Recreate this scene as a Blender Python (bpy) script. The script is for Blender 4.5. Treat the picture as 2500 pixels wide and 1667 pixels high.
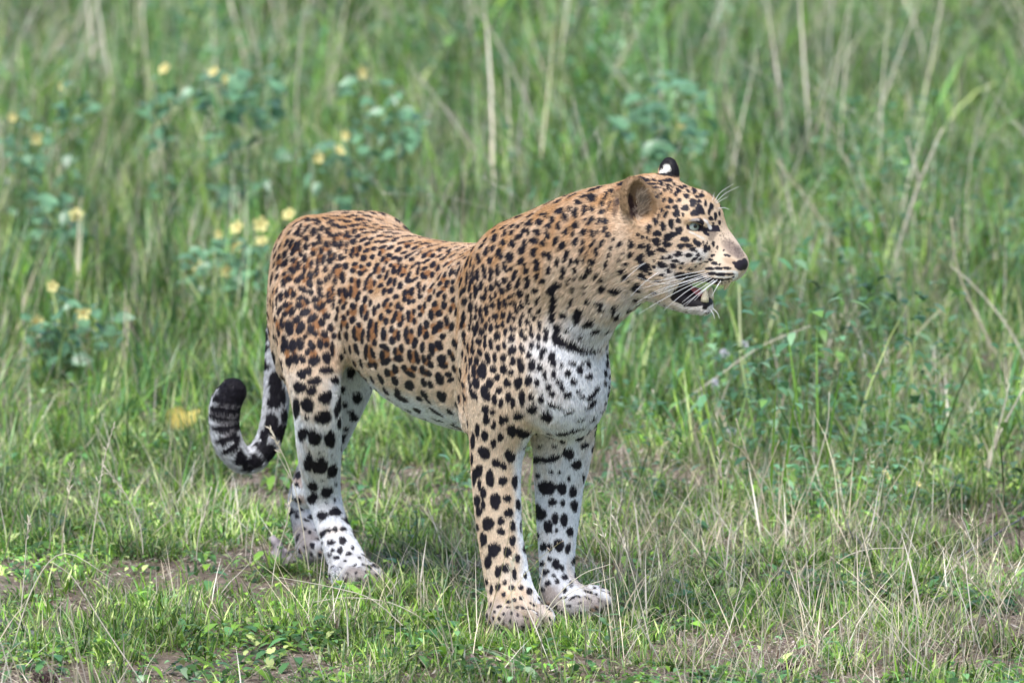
import bpy, math, random
import numpy as np
from mathutils import Vector, Matrix
from mathutils.bvhtree import BVHTree

SC = bpy.context.scene
for o in list(bpy.data.objects):
    bpy.data.objects.remove(o)
COL = SC.collection
R = np.random.default_rng(7)
random.seed(7)

# ------------------------------------------------------------------ camera, sky, sun, exposure
PITCH = math.radians(7.57)
CAM = np.array([0.0, -14.79, 2.476])
cam_d = bpy.data.cameras.new("camera")
cam_d.sensor_width = 36.0
cam_d.lens = 300.0
cam_d.clip_start = 0.5
cam_d.clip_end = 2000.0
cam_d.dof.use_dof = True
cam_d.dof.focus_distance = 14.85
cam_d.dof.aperture_fstop = 6.3
cam = bpy.data.objects.new("camera", cam_d)
cam.location = CAM
cam.rotation_euler = (math.pi / 2 - PITCH, 0, 0)
COL.objects.link(cam)
SC.camera = cam

SUN_EL, SUN_AZ = math.radians(60), math.radians(200)   # overcast noon light, a little from the camera side
world = bpy.data.worlds.new("World")
SC.world = world
world.use_nodes = True
wn = world.node_tree
sky = wn.nodes.new("ShaderNodeTexSky")
sky.sky_type = 'NISHITA'
sky.sun_disc = False
sky.sun_elevation = SUN_EL
sky.sun_rotation = SUN_AZ
sky.dust_density = 2.0
sky.ozone_density = 1.0
wn.links.new(sky.outputs[0], wn.nodes["Background"].inputs[0])
wn.nodes["Background"].inputs[1].default_value = 0.115
sun_d = bpy.data.lights.new("sun", 'SUN')
sun_d.energy = 1.7
sun_d.angle = math.radians(24)
sun_d.color = (1.0, 0.98, 0.95)
sun = bpy.data.objects.new("sun", sun_d)
sdir = Vector((math.sin(SUN_AZ) * math.cos(SUN_EL), math.cos(SUN_AZ) * math.cos(SUN_EL), math.sin(SUN_EL)))
sun.rotation_euler = sdir.to_track_quat('Z', 'Y').to_euler()
sun.location = (0, 0, 30)
COL.objects.link(sun)

SC.view_settings.view_transform = 'Standard'
SC.view_settings.look = 'None'
SC.view_settings.gamma = 1.0
SC.view_settings.use_curve_mapping = False
SC.view_settings.exposure = 1.1
SC.cycles.use_denoising = True
SC.cycles.max_bounces = 6
SC.cycles.transparent_max_bounces = 6
SC.cycles_curves.shape = 'RIBBONS'

# ------------------------------------------------------------------ helpers
FWD = np.array([0, math.cos(PITCH), -math.sin(PITCH)])
UPV = np.array([0, math.sin(PITCH), math.cos(PITCH)])
RGT = np.array([1.0, 0, 0])
SX, SY, SZ = 2.0, 3.0, 4.0


def ray(px, py):
    return FWD + (px - 1250) / 1250 * .06 * RGT + (833.5 - py) / 1250 * .06 * UPV


def P(px, py, y):
    """The point at depth y that the photograph shows at pixel (px, py) of its 2500 x 1667."""
    d = ray(px, py)
    return CAM + d * ((y - CAM[1]) / d[1])


def G(px, py, z=0.0):
    """The point of the ground seen at (px, py)."""
    d = ray(px, py)
    return CAM + d * ((z - CAM[2]) / d[2])


def RP(rpx, y):
    return rpx / 1250 * .06 * (y - CAM[1])


def unit(v):
    v = np.asarray(v, float)
    return v / (np.linalg.norm(v) + 1e-12)


def mesh_obj(name, verts, faces, mat=None, parent=None, smooth=True, loc=None):
    me = bpy.data.meshes.new(name)
    me.from_pydata([tuple(v) for v in verts], [], [tuple(f) for f in faces])
    if smooth:
        me.polygons.foreach_set("use_smooth", [True] * len(me.polygons))
    if mat:
        me.materials.append(mat)
    o = bpy.data.objects.new(name, me)
    COL.objects.link(o)
    if parent:
        o.parent = parent
    if loc is not None:
        o.location = loc
    return o


def quads_mesh(name, V, Q, cols=None):
    """Fast mesh from numpy arrays (Q: n x 4 or n x 3), with an optional point colour attribute 'col'."""
    me = bpy.data.meshes.new(name)
    V = np.asarray(V, np.float32)
    k = Q.shape[1]
    me.vertices.add(len(V))
    me.vertices.foreach_set("co", V.ravel())
    me.loops.add(Q.size)
    me.loops.foreach_set("vertex_index", Q.ravel().astype(np.int32))
    me.polygons.add(len(Q))
    me.polygons.foreach_set("loop_start", np.arange(0, Q.size, k, dtype=np.int32))
    me.polygons.foreach_set("use_smooth", np.ones(len(Q), bool))
    me.update(calc_edges=True)
    me.validate()
    if cols is not None:
        a = me.attributes.new("col", 'FLOAT_COLOR', 'POINT')
        c = np.ones((len(V), 4), np.float32)
        c[:, :3] = cols
        a.data.foreach_set("color", c.ravel())
    return me


def thing(name, label, cat, loc=(0, 0, 0), group=None, rotz=0):
    o = bpy.data.objects.new(name, None)
    o.empty_display_size = 0.05
    COL.objects.link(o)
    o.location = loc
    o.rotation_euler = (0, 0, rotz)
    o["label"] = label
    o["category"] = cat
    if group:
        o["group"] = group
    return o


def tag(o, label, cat, group=None):
    o["label"] = label
    o["category"] = cat
    if group:
        o["group"] = group
    return o


def new_mat(name):
    m = bpy.data.materials.new(name)
    m.use_nodes = True
    return m, m.node_tree.nodes, m.node_tree.links, m.node_tree.nodes["Principled BSDF"]


def flat_mat(name, c, rough=.6, spec=.3, noise=0.0, scale=30, transl=0.0):
    m, n, l, b = new_mat(name)
    b.inputs["Base Color"].default_value = (*c, 1)
    b.inputs["Roughness"].default_value = rough
    b.inputs["Specular IOR Level"].default_value = spec
    if noise:
        tc = n.new("ShaderNodeNewGeometry")
        nz = n.new("ShaderNodeTexNoise")
        nz.inputs["Scale"].default_value = scale
        nz.inputs["Detail"].default_value = 4
        l.new(tc.outputs["Position"], nz.inputs["Vector"])
        mr = n.new("ShaderNodeMapRange")
        mr.inputs[1].default_value = .3
        mr.inputs[2].default_value = .7
        mr.inputs[3].default_value = 1 - noise
        mr.inputs[4].default_value = 1 + noise
        l.new(nz.outputs[0], mr.inputs[0])
        mx = n.new("ShaderNodeVectorMath")
        mx.operation = 'SCALE'
        mx.inputs[0].default_value = c
        l.new(mr.outputs[0], mx.inputs["Scale"])
        l.new(mx.outputs[0], b.inputs["Base Color"])
        if transl:
            t = n.new("ShaderNodeBsdfTranslucent")
            l.new(mx.outputs[0], t.inputs[0])
            ms = n.new("ShaderNodeMixShader")
            ms.inputs[0].default_value = transl
            l.new(b.outputs[0], ms.inputs[1])
            l.new(t.outputs[0], ms.inputs[2])
            l.new(ms.outputs[0], n["Material Output"].inputs[0])
    return m


def tube(pts, rads, sides=6):
    """A tapered tube along a polyline: verts, quads."""
    pts = np.asarray(pts, float)
    n = len(pts)
    T = np.gradient(pts, axis=0)
    V, Q = [], []
    ref = np.array([0.31, 0.52, 0.8])
    for i in range(n):
        t = unit(T[i])
        a = unit(np.cross(t, ref))
        b = np.cross(t, a)
        for k in range(sides):
            w = 2 * math.pi * k / sides
            V.append(pts[i] + rads[i] * (math.cos(w) * a + math.sin(w) * b))
    for i in range(n - 1):
        for k in range(sides):
            k2 = (k + 1) % sides
            Q.append((i * sides + k, i * sides + k2, (i + 1) * sides + k2, (i + 1) * sides + k))
    Q.append(tuple(range(sides - 1, -1, -1)))
    Q.append(tuple((n - 1) * sides + k for k in range(sides)))
    return V, Q


def crom(pts, m=5):
    """Catmull-Rom densification of rows of numbers."""
    A = np.asarray(pts, float)
    A = np.vstack([2 * A[0] - A[1], A, 2 * A[-1] - A[-2]])
    out = []
    for i in range(1, len(A) - 2):
        p0, p1, p2, p3 = A[i - 1:i + 3]
        for t in np.arange(m) / m:
            out.append(.5 * (2 * p1 + (p2 - p0) * t + (2 * p0 - 5 * p1 + 4 * p2 - p3) * t * t + (3 * p1 - p0 - 3 * p2 + p3) * t ** 3))
    out.append(A[-2])
    return np.array(out)


# ------------------------------------------------------------------ the ground
def fbm(x, y, f, seed, octs=4):
    rs = np.random.default_rng(seed)
    o = np.zeros_like(x)
    a = 1.0
    for _ in range(octs):
        for _ in range(3):
            th_ = rs.uniform(0, 6.28)
            o = o + a * np.sin((x * math.cos(th_) + y * math.sin(th_)) * f * rs.uniform(.7, 1.3) + rs.uniform(0, 6.28))
        f *= 2.1
        a *= .55
    return o / 3.2


def gz_(x, y):
    """Height of the ground: shallow bumps, level under the animal."""
    x, y = np.asarray(x, float), np.asarray(y, float)
    flat = np.clip((np.hypot(x + .1, y - .4) - .6) / 1.5, 0, 1)
    return fbm(x, y, 2.0, 31, 4) * .018 * flat + .004 * fbm(x, y, 30, 32, 2) - .006


gx_ = np.concatenate([-np.geomspace(400, 4.05, 26), np.linspace(-4, 4, 161), np.geomspace(4.05, 400, 26)])
gy_ = np.concatenate([-np.geomspace(60, 3.05, 16), np.linspace(-3, 8, 221), np.geomspace(8.05, 800, 40)])
mx_, my_ = np.meshgrid(gx_, gy_, indexing='ij')
Vg = np.stack([mx_, my_, gz_(mx_, my_)], -1).reshape(-1, 3)
ii = np.arange(len(gx_) * len(gy_)).reshape(len(gx_), len(gy_))
Qg = np.stack([ii[:-1, :-1], ii[1:, :-1], ii[1:, 1:], ii[:-1, 1:]], -1).reshape(-1, 4)
gm, n_, l_, b_ = new_mat("soil")
geo = n_.new("ShaderNodeNewGeometry")


def gnoise(scale, detail=5, rough=.6):
    z = n_.new("ShaderNodeTexNoise")
    z.inputs["Scale"].default_value = scale
    z.inputs["Detail"].default_value = detail
    z.inputs["Roughness"].default_value = rough
    l_.new(geo.outputs["Position"], z.inputs["Vector"])
    return z.outputs[0]


def ramp(src, stops):
    r = n_.new("ShaderNodeValToRGB")
    while len(r.color_ramp.elements) < len(stops):
        r.color_ramp.elements.new(.5)
    for e, (p_, c_) in zip(r.color_ramp.elements, stops):
        e.position = p_
        e.color = (*c_, 1)
    l_.new(src, r.inputs[0])
    return r.outputs[0]


c1 = ramp(gnoise(9), [(.3, (.085, .062, .050)), (.5, (.20, .145, .12)), (.7, (.36, .275, .24))])
c2 = ramp(gnoise(70, 6, .7), [(.35, (.06, .07, .03)), (.5, (.22, .18, .13)), (.65, (.42, .36, .29))])
mxn = n_.new("ShaderNodeMixRGB")
mxn.inputs[0].default_value = .45
l_.new(c1, mxn.inputs[1])
l_.new(c2, mxn.inputs[2])
ln = n_.new("ShaderNodeVectorMath")
ln.operation = 'LENGTH'
l_.new(geo.outputs["Position"], ln.inputs[0])
far = n_.new("ShaderNodeMapRange")                          # farther off, where blades are too small to tell apart, the turf's own colour
far.inputs[1].default_value = 6
far.inputs[2].default_value = 11
l_.new(ln.outputs["Value"], far.inputs[0])
turf = ramp(gnoise(3.5, 8, .7), [(.3, (.05, .09, .025)), (.5, (.11, .18, .045)), (.7, (.24, .26, .11))])
mxf = n_.new("ShaderNodeMixRGB")
l_.new(far.outputs[0], mxf.inputs[0])
l_.new(mxn.outputs[0], mxf.inputs[1])
l_.new(turf, mxf.inputs[2])
l_.new(mxf.outputs[0], b_.inputs["Base Color"])
b_.inputs["Roughness"].default_value = .95
b_.inputs["Specular IOR Level"].default_value = .1
bp = n_.new("ShaderNodeBump")
bp.inputs["Strength"].default_value = .8
bp.inputs["Distance"].default_value = .01
l_.new(gnoise(110, 6, .7), bp.inputs["Height"])
l_.new(bp.outputs[0], b_.inputs["Normal"])
me = quads_mesh("ground", Vg, Qg)
me.materials.append(gm)
ground = bpy.data.objects.new("ground", me)
COL.objects.link(ground)
ground["kind"] = "structure"


# ------------------------------------------------------------------ grass: tufts built once, set out over the meadow by geometry nodes
def leaf_mat(name, transl=.32, rough=.36, vary=.32, spec=.5):
    m, n, l, b = new_mat(name)
    a = n.new("ShaderNodeAttribute")
    a.attribute_name = "col"
    oi = n.new("ShaderNodeObjectInfo")
    mr = n.new("ShaderNodeMapRange")
    mr.inputs[3].default_value = 1 - vary
    mr.inputs[4].default_value = 1 + vary
    l.new(oi.outputs["Random"], mr.inputs[0])
    gp = n.new("ShaderNodeNewGeometry")
    nz = n.new("ShaderNodeTexNoise")                        # patches of the meadow grow paler or deeper green
    nz.inputs["Scale"].default_value = 2.6
    nz.inputs["Detail"].default_value = 3
    l.new(gp.outputs["Position"], nz.inputs["Vector"])
    m2 = n.new("ShaderNodeMapRange")
    m2.inputs[1].default_value = .36
    m2.inputs[2].default_value = .64
    m2.inputs[3].default_value = .68
    m2.inputs[4].default_value = 1.5
    l.new(nz.outputs[0], m2.inputs[0])
    mm = n.new("ShaderNodeMath")
    mm.operation = 'MULTIPLY'
    l.new(mr.outputs[0], mm.inputs[0])
    l.new(m2.outputs[0], mm.inputs[1])
    sc = n.new("ShaderNodeVectorMath")
    sc.operation = 'SCALE'
    l.new(a.outputs["Color"], sc.inputs[0])
    l.new(mm.outputs[0], sc.inputs["Scale"])
    l.new(sc.outputs[0], b.inputs["Base Color"])
    b.inputs["Roughness"].default_value = rough
    b.inputs["Specular IOR Level"].default_value = spec
    t = n.new("ShaderNodeBsdfTranslucent")
    l.new(sc.outputs[0], t.inputs[0])
    ms = n.new("ShaderNodeMixShader")
    ms.inputs[0].default_value = transl
    l.new(b.outputs[0], ms.inputs[1])
    l.new(t.outputs[0], ms.inputs[2])
    l.new(ms.outputs[0], n["Material Output"].inputs[0])
    return m


M_GRASS = leaf_mat("grass_blade")
M_DRY = leaf_mat("dry_grass", transl=.2, rough=.6)


def blades(n, spread, hl, wl, lean, curve, cols, jit=.25, seg=4, rs=None, up=1.0, tipcol=None):
    """n tapered, bent blades rooted within spread; returns verts, quads, colours."""
    rs = rs or R
    t = np.linspace(0, 1, seg + 1)
    ang = rs.uniform(0, 6.283, n)
    rad = spread * np.sqrt(rs.uniform(0, 1, n))
    root = np.stack([rad * np.cos(ang), rad * np.sin(ang), np.zeros(n)], 1)
    az = ang + rs.normal(0, .9, n)
    Ln = rs.uniform(*hl, n)
    w = rs.uniform(*wl, n)
    th0 = np.abs(rs.normal(0, lean, n))
    th1 = th0 + np.abs(rs.normal(curve, curve * .6, n))
    V = np.zeros((n, seg + 1, 2, 3), np.float32)
    pos = root.copy()
    for k in range(seg + 1):
        th = th0 + (th1 - th0) * t[k]
        d = np.stack([np.sin(th) * np.cos(az), np.sin(th) * np.sin(az), np.cos(th) * up], 1)
        if k:
            pos = pos + d * (Ln / seg)[:, None]
        side = np.stack([-np.sin(az), np.cos(az), np.zeros(n)], 1)
        tw = rs.normal(0, .2, n)
        side = side * np.cos(tw)[:, None] + d * np.sin(tw)[:, None] * .3
        ww = w * (1 - t[k] ** 1.6) * (.65 + .7 * min(1, t[k] * 3)) * .5 + .00012
        V[:, k, 0] = pos - side * ww[:, None]
        V[:, k, 1] = pos + side * ww[:, None]
    base = (np.arange(n) * (seg + 1) * 2)[:, None]
    Q = np.concatenate([np.concatenate([base + 2 * k, base + 2 * k + 1, base + 2 * k + 3, base + 2 * k + 2], 1)[:, None] for k in range(seg)], 1).reshape(-1, 4)
    cols = np.asarray(cols)
    c = cols[rs.integers(0, len(cols), n)] * (1 + rs.normal(0, jit, n).clip(-.6, .8))[:, None]
    C = np.repeat(c[:, None], (seg + 1) * 2, 1)
    if tipcol is not None:
        f = np.repeat(t, 2)[None, :, None] ** 2
        C = C * (1 - f) + np.asarray(tipcol) * f
    return V.reshape(-1, 3), Q, C.reshape(-1, 3)


def join(parts):
    V, Q, C, o = [], [], [], 0
    for v, q, c in parts:
        V.append(v)
        Q.append(q + o)
        C.append(c)
        o += len(v)
    return np.concatenate(V), np.concatenate(Q), np.concatenate(C)


def leaves(n, spread, size, zr, cols, rs, droop=.5):
    """Small oval leaves on short stalks."""
    out = []
    for _ in range(n):
        L_ = rs.uniform(*size)
        W_ = L_ * rs.uniform(.35, .55)
        az = rs.uniform(0, 6.283)
        d = np.array([math.cos(az), math.sin(az), 0])
        sd = np.array([-d[1], d[0], 0])
        r0 = rs.uniform(0, spread)
        b0 = d * r0 + np.array([0, 0, rs.uniform(*zr)])
        pit = rs.uniform(-.2, .9)
        rows = []
        for t_, w_ in ((0, .08), (.3, .85), (.62, .95), (1, .05)):
            p_ = b0 + (d * math.cos(pit) + np.array([0, 0, math.sin(pit)])) * L_ * t_ - np.array([0, 0, droop * L_ * t_ * t_])
            rows += [p_ - sd * W_ * w_ * .5 + [0, 0, .1 * W_ * w_], p_ + sd * W_ * w_ * .5 + [0, 0, .1 * W_ * w_]]
        Q_ = np.array([[0, 1, 3, 2], [2, 3, 5, 4], [4, 5, 7, 6]])
        c = np.asarray(cols)[rs.integers(0, len(cols))] * rs.uniform(.75, 1.3)
        out.append((np.array(rows), Q_, np.tile(c, (8, 1))))
    return join(out)


def seedstalk(rs, h, lean, col, head, hcol, w=.0016):
    """One stem with a feathery seed head of short spikelets."""
    az = rs.uniform(0, 6.283)
    n = 7
    t = np.linspace(0, 1, n)
    bend = rs.uniform(.1, .5)
    P_ = np.stack([np.cos(az) * h * (lean * t + bend * t ** 3), np.sin(az) * h * (lean * t + bend * t ** 3), h * t * (1 - .25 * bend * t * t)], 1)
    out = []
    for a_ in (0, 1.57):
        s_ = np.array([-math.sin(az + a_), math.cos(az + a_), 0])
        ww = w * (1 - .6 * t)[:, None] * .5
        V = np.stack([P_ - s_ * ww, P_ + s_ * ww], 1).reshape(-1, 3)
        Q_ = np.array([[2 * k, 2 * k + 1, 2 * k + 3, 2 * k + 2] for k in range(n - 1)])
        out.append((V, Q_, np.tile(np.asarray(col) * rs.uniform(.8, 1.2), (len(V), 1))))
    m = int(head / .006)
    for k in range(m):
        tt = 1 - head / h * k / m
        p_ = np.array([np.interp(tt, t, P_[:, c]) for c in range(3)])
        d = unit(rs.normal(0, 1, 3) * [1, 1, .4] + [0, 0, 1.1])
        s_ = unit(np.cross(d, rs.normal(0, 1, 3)))
        L_ = rs.uniform(.006, .014)
        V = np.array([p_, p_ + d * L_ * .5 - s_ * .0011, p_ + d * L_, p_ + d * L_ * .5 + s_ * .0011])
        out.append((V, np.array([[0, 1, 2, 3]]), np.tile(np.asarray(hcol) * rs.uniform(.75, 1.25), (4, 1))))
    return join(out)


GREENS = np.array([(.13, .27, .045), (.095, .22, .05), (.22, .36, .075), (.11, .26, .08), (.34, .44, .20), (.05, .12, .03), (.16, .31, .04), (.04, .10, .03)])
GREENS = GREENS * [1.16, 1.05, .85]
COOL = np.array([(.10, .24, .08), (.15, .30, .12), (.28, .41, .24), (.05, .13, .05)])
STRAW = np.array([(.54, .46, .34), (.45, .38, .26), (.62, .55, .44), (.40, .36, .24), (.50, .45, .38)])
BROWNS = np.array([(.16, .10, .07), (.12, .085, .07), (.22, .15, .11)])


def variants(name, builders, mat):
    col = bpy.data.collections.new(name + "_tufts")
    for k, fn in enumerate(builders):
        V, Q, C = fn(np.random.default_rng(100 + k * 7 + len(name)))
        me = quads_mesh(name + "_tuft", V, Q, np.clip(C, 0, .9))
        me.materials.append(mat)
        col.objects.link(bpy.data.objects.new(name + "_tuft", me))
    return col


def scatter(name, pts, rot, scl, col, nvar, seed=0):
    """One object: tufts of the collection set on the given points."""
    n = len(pts)
    me = bpy.data.meshes.new(name)
    me.vertices.add(n)
    me.vertices.foreach_set("co", np.asarray(pts, np.float32).ravel())
    a = me.attributes.new("turn", 'FLOAT_VECTOR', 'POINT')
    a.data.foreach_set("vector", np.asarray(rot, np.float32).ravel())
    a = me.attributes.new("size", 'FLOAT', 'POINT')
    a.data.foreach_set("value", np.asarray(scl, np.float32).ravel())
    a = me.attributes.new("pick", 'INT', 'POINT')
    a.data.foreach_set("value", np.random.default_rng(seed).integers(0, nvar, n).astype(np.int32))
    o = bpy.data.objects.new(name, me)
    COL.objects.link(o)
    ng = bpy.data.node_groups.new(name, 'GeometryNodeTree')
    ng.interface.new_socket("Geometry", in_out='INPUT', socket_type='NodeSocketGeometry')
    ng.interface.new_socket("Geometry", in_out='OUTPUT', socket_type='NodeSocketGeometry')
    N, L_ = ng.nodes, ng.links
    gi, go = N.new("NodeGroupInput"), N.new("NodeGroupOutput")
    iop = N.new("GeometryNodeInstanceOnPoints")
    ci = N.new("GeometryNodeCollectionInfo")
    ci.inputs["Collection"].default_value = col
    ci.inputs["Separate Children"].default_value = True
    ci.inputs["Reset Children"].default_value = True
    iop.inputs["Pick Instance"].default_value = True

    def attr(nm, ty):
        q = N.new("GeometryNodeInputNamedAttribute")
        q.data_type = ty
        q.inputs["Name"].default_value = nm
        return q.outputs["Attribute"]
    L_.new(gi.outputs[0], iop.inputs["Points"])
    L_.new(ci.outputs[0], iop.inputs["Instance"])
    L_.new(attr("pick", 'INT'), iop.inputs["Instance Index"])
    L_.new(attr("turn", 'FLOAT_VECTOR'), iop.inputs["Rotation"])
    L_.new(attr("size", 'FLOAT'), iop.inputs["Scale"])
    L_.new(iop.outputs[0], go.inputs[0])
    md = o.modifiers.new("scatter", 'NODES')
    md.node_group = ng
    o["kind"] = "stuff"
    return o


def field(n, x0, x1, y0, y1, seed):
    """Points of the meadow, wider with distance."""
    rs = np.random.default_rng(seed)
    m = int(n * .9)                                         # sparser to either side of the part in view
    y = rs.uniform(y0, y1, n + m)
    x = np.concatenate([rs.uniform(x0, x1, n), rs.uniform(1, 2.7, m) * x1 * rs.choice([-1, 1], m)]) * (1 + np.clip(y, 0, 50) * .045)
    return x, y, rs


def tallness(x, y):
    """0 where the grass is short, 1 deep in the tall grass behind the animal."""
    edge = 3.6 + .9 * fbm(x, y, 1.1, 41, 2) + .5 * x * 0
    return np.clip((y - edge) / 1.6, 0, 1)


def pawclear(x, y, r=.075):
    d = np.full(len(x), 9.)
    for (a, b) in ((.01, -.05), (.11, .05), (-.27, .42), (-.36, .76)):
        d = np.minimum(d, np.hypot(x - a, y - b))
    return d > r


def put(name, n, region, seed, col, nvar, smin, smax, prob=None, tilt=.12, sfn=None):
    x, y, rs = field(n, *region, seed)
    n = len(x)
    keep = np.ones(n, bool)
    if prob is not None:
        keep &= rs.uniform(0, 1, n) < prob(x, y)
    x, y = x[keep], y[keep]
    m = len(x)
    s = rs.uniform(smin, smax, m)
    if sfn is not None:
        s = s * sfn(x, y)
    rot = np.stack([rs.normal(0, tilt, m), rs.normal(0, tilt, m), rs.uniform(0, 6.283, m)], 1)
    return scatter(name, np.stack([x, y, gz_(x, y) - .002], 1), rot, s, col, nvar, seed)


short_c = variants("short_grass", [lambda rs: blades(34, .035, (.02, .075), (.0018, .0042), .45, .8, GREENS * 1.15, rs=rs)] * 4
                   + [lambda rs: blades(26, .045, (.015, .05), (.002, .005), .8, .9, np.vstack([GREENS, COOL]), rs=rs)] * 2
                   + [lambda rs: join([blades(24, .04, (.02, .07), (.0016, .0035), .5, .8, GREENS, rs=rs), blades(9, .05, (.03, .10), (.0009, .0016), .7, .6, STRAW, rs=rs)])] * 3, M_GRASS)
herb_c = variants("ground_herbs", [lambda rs: leaves(16, .045, (.014, .036), (.004, .03), np.vstack([COOL, GREENS]) * 1.35, rs)] * 3
                  + [lambda rs: leaves(26, .06, (.008, .018), (.002, .025), GREENS * 1.4, rs)] * 3, M_GRASS)
thatch_c = variants("dry_thatch", [lambda rs: blades(14, .07, (.06, .20), (.0009, .0018), 1.25, .3, STRAW, rs=rs, seg=3)] * 3
                    + [lambda rs: join([blades(8, .05, (.05, .14), (.0012, .003), 1.1, .6, STRAW, rs=rs, seg=3), blades(7, .05, (.01, .04), (.002, .006), 1.2, .5, BROWNS, rs=rs, seg=2)])] * 3, M_DRY)
stem_c = variants("dry_stems", [lambda rs: join([seedstalk(rs, rs.uniform(.14, .30), rs.uniform(.1, .6), (.44, .38, .26), rs.uniform(.03, .08), (.50, .43, .34)) for _ in range(3)])] * 4
                  + [lambda rs: join([seedstalk(rs, rs.uniform(.12, .26), rs.uniform(.1, .7), (.34, .30, .16), rs.uniform(.02, .05), (.34, .26, .22)) for _ in range(3)])] * 3
                  + [lambda rs: blades(7, .03, (.12, .32), (.0012, .0024), .4, .5, STRAW, rs=rs)] * 3, M_DRY)
mid_c = variants("meadow_grass", [lambda rs: blades(30, .06, (.08, .24), (.003, .0065), .3, .7, np.vstack([GREENS, COOL]), rs=rs)] * 4
                 + [lambda rs: join([blades(20, .06, (.08, .22), (.003, .006), .35, .7, GREENS, rs=rs), blades(8, .06, (.10, .28), (.0014, .003), .4, .5, STRAW, rs=rs)])] * 3, M_GRASS)
tall_c = variants("tall_grass", [lambda rs: blades(42, .14, (.12, .42), (.0035, .008), .6, 1.2, np.vstack([GREENS, COOL]), rs=rs, seg=5)] * 3
                   + [lambda rs: join([blades(22, .12, (.12, .4), (.004, .008), .4, .8, np.vstack([GREENS, COOL]), rs=rs, seg=4), leaves(30, .12, (.02, .045), (.03, .30), COOL, rs)])] * 2
                  + [lambda rs: join([blades(30, .13, (.12, .42), (.0035, .008), .58, 1.1, GREENS, rs=rs, seg=5), blades(4, .10, (.2, .65), (.0025, .006), .35, .45, STRAW, rs=rs, seg=5)])] * 4, M_GRASS)
tstem_c = variants("tall_dry_stems", [lambda rs: join([seedstalk(rs, rs.uniform(.35, .8), rs.uniform(.05, .6), (.56, .51, .42), rs.uniform(.08, .2), (.62, .57, .50), w=.003) for _ in range(5)])] * 4
                   + [lambda rs: blades(10, .10, (.3, .8), (.0018, .004), .4, .4, STRAW, rs=rs, seg=5)] * 3, M_DRY)

def litter(rs, n=34, spread=.07):
    out = []
    cols = np.vstack([STRAW, BROWNS, [(.32, .25, .24), (.42, .35, .34), (.24, .17, .16)]])
    for _ in range(n):
        p = np.array([*rs.normal(0, spread * .6, 2), rs.uniform(.001, .007)])
        d = unit(rs.normal(0, 1, 3) * [1, 1, .25])
        s_ = unit(np.cross(d, rs.normal(0, .4, 3) + [0, 0, 1]))
        L_, w = rs.uniform(.004, .018), rs.uniform(.0012, .005)
        V = np.array([p - d * L_ * .5, p - s_ * w * .5, p + d * L_ * .5 + [0, 0, .002], p + s_ * w * .5])
        out.append((V, np.array([[0, 1, 2, 3]]), np.tile(cols[rs.integers(len(cols))] * rs.uniform(.7, 1.2), (4, 1))))
    return join(out)


litter_c = variants("leaf_litter", [lambda rs: litter(rs)] * 4, M_DRY)
def weed(rs):
    h_ = rs.uniform(.10, .30)
    a = leaves(int(rs.integers(26, 44)), .09, (.018, .042), (.02, h_), np.array([(.10, .24, .11), (.14, .30, .15), (.07, .17, .07), (.20, .34, .18), (.16, .30, .07)]), rs)
    b = blades(6, .05, (h_ * .7, h_ * 1.1), (.0025, .004), .3, .3, GREENS, rs=rs)
    return join([a, b])


weed_c = variants("meadow_weeds", [weed] * 5, M_GRASS)
bare = lambda x, y: np.clip(.55 + 1.2 * fbm(x, y, 5.2, 51, 3), .07, 1)
dry = lambda x, y: np.clip(.24 + 1.2 * fbm(x, y, 2.7, 52, 3), .04, 1)
SHRUBS = [(-.80, 3.6), (-.89, 5.0), (-.55, 4.8), (-.46, 5.4), (-.66, 5.4), (-.9, 5.4), (-1.0, 5.2), (-.3, 5.2), (-.28, 5.5), (.32, 5.5), (-.2, 5.5)]


def shrubclear(x, y):
    """Less tall grass where the flowering plants grow."""
    k = np.ones(len(x))
    for a, b in SHRUBS:
        k = np.minimum(k, np.clip(np.hypot((x - a) / .32, (y - b + .3) / .75) - .55, .08, 1))
    return k


short = lambda x, y: 1 - .8 * tallness(x, y)
put("short_grass", 19000, (-1.7, 1.7, -1.6, 5.0), 1, short_c, 9, .5, 1.1, lambda x, y: bare(x, y) * short(x, y) * np.where(pawclear(x, y, .04), 1, .35))
put("meadow_weeds", 1500, (-1.9, 1.9, 1.2, 9.0), 9, weed_c, 5, .6, 1.3, lambda x, y: np.clip(.3 + .9 * fbm(x, y, 1.4, 64, 3), .03, 1) * shrubclear(x, y))
put("ground_herbs", 7500, (-1.7, 1.7, -1.6, 5.0), 2, herb_c, 6, .6, 1.3, lambda x, y: bare(x + 3, y) * short(x, y) * pawclear(x, y))
put("dry_thatch", 4600, (-1.7, 1.7, -1.6, 5.5), 3, thatch_c, 6, .6, 1.2, lambda x, y: dry(x, y) * pawclear(x, y, .05))
put("dry_stems", 1000, (-1.7, 1.7, -1.6, 5.5), 4, stem_c, 10, .5, 1.1, lambda x, y: dry(x, y) * np.clip(.18 + y * .5, .18, 1) * pawclear(x, y, .10), tilt=.35)
put("meadow_grass", 3800, (-1.8, 1.8, 1.0, 9.0), 5, mid_c, 7, .6, 1.2, lambda x, y: np.clip(.10 + .3 * fbm(x, y, 1.7, 53, 2) + .9 * np.clip((y - 1.8) / 2.2, 0, 1), 0, 1), sfn=lambda x, y: .55 + .5 * np.clip((y - 1.2) / 3, 0, 1))
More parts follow.
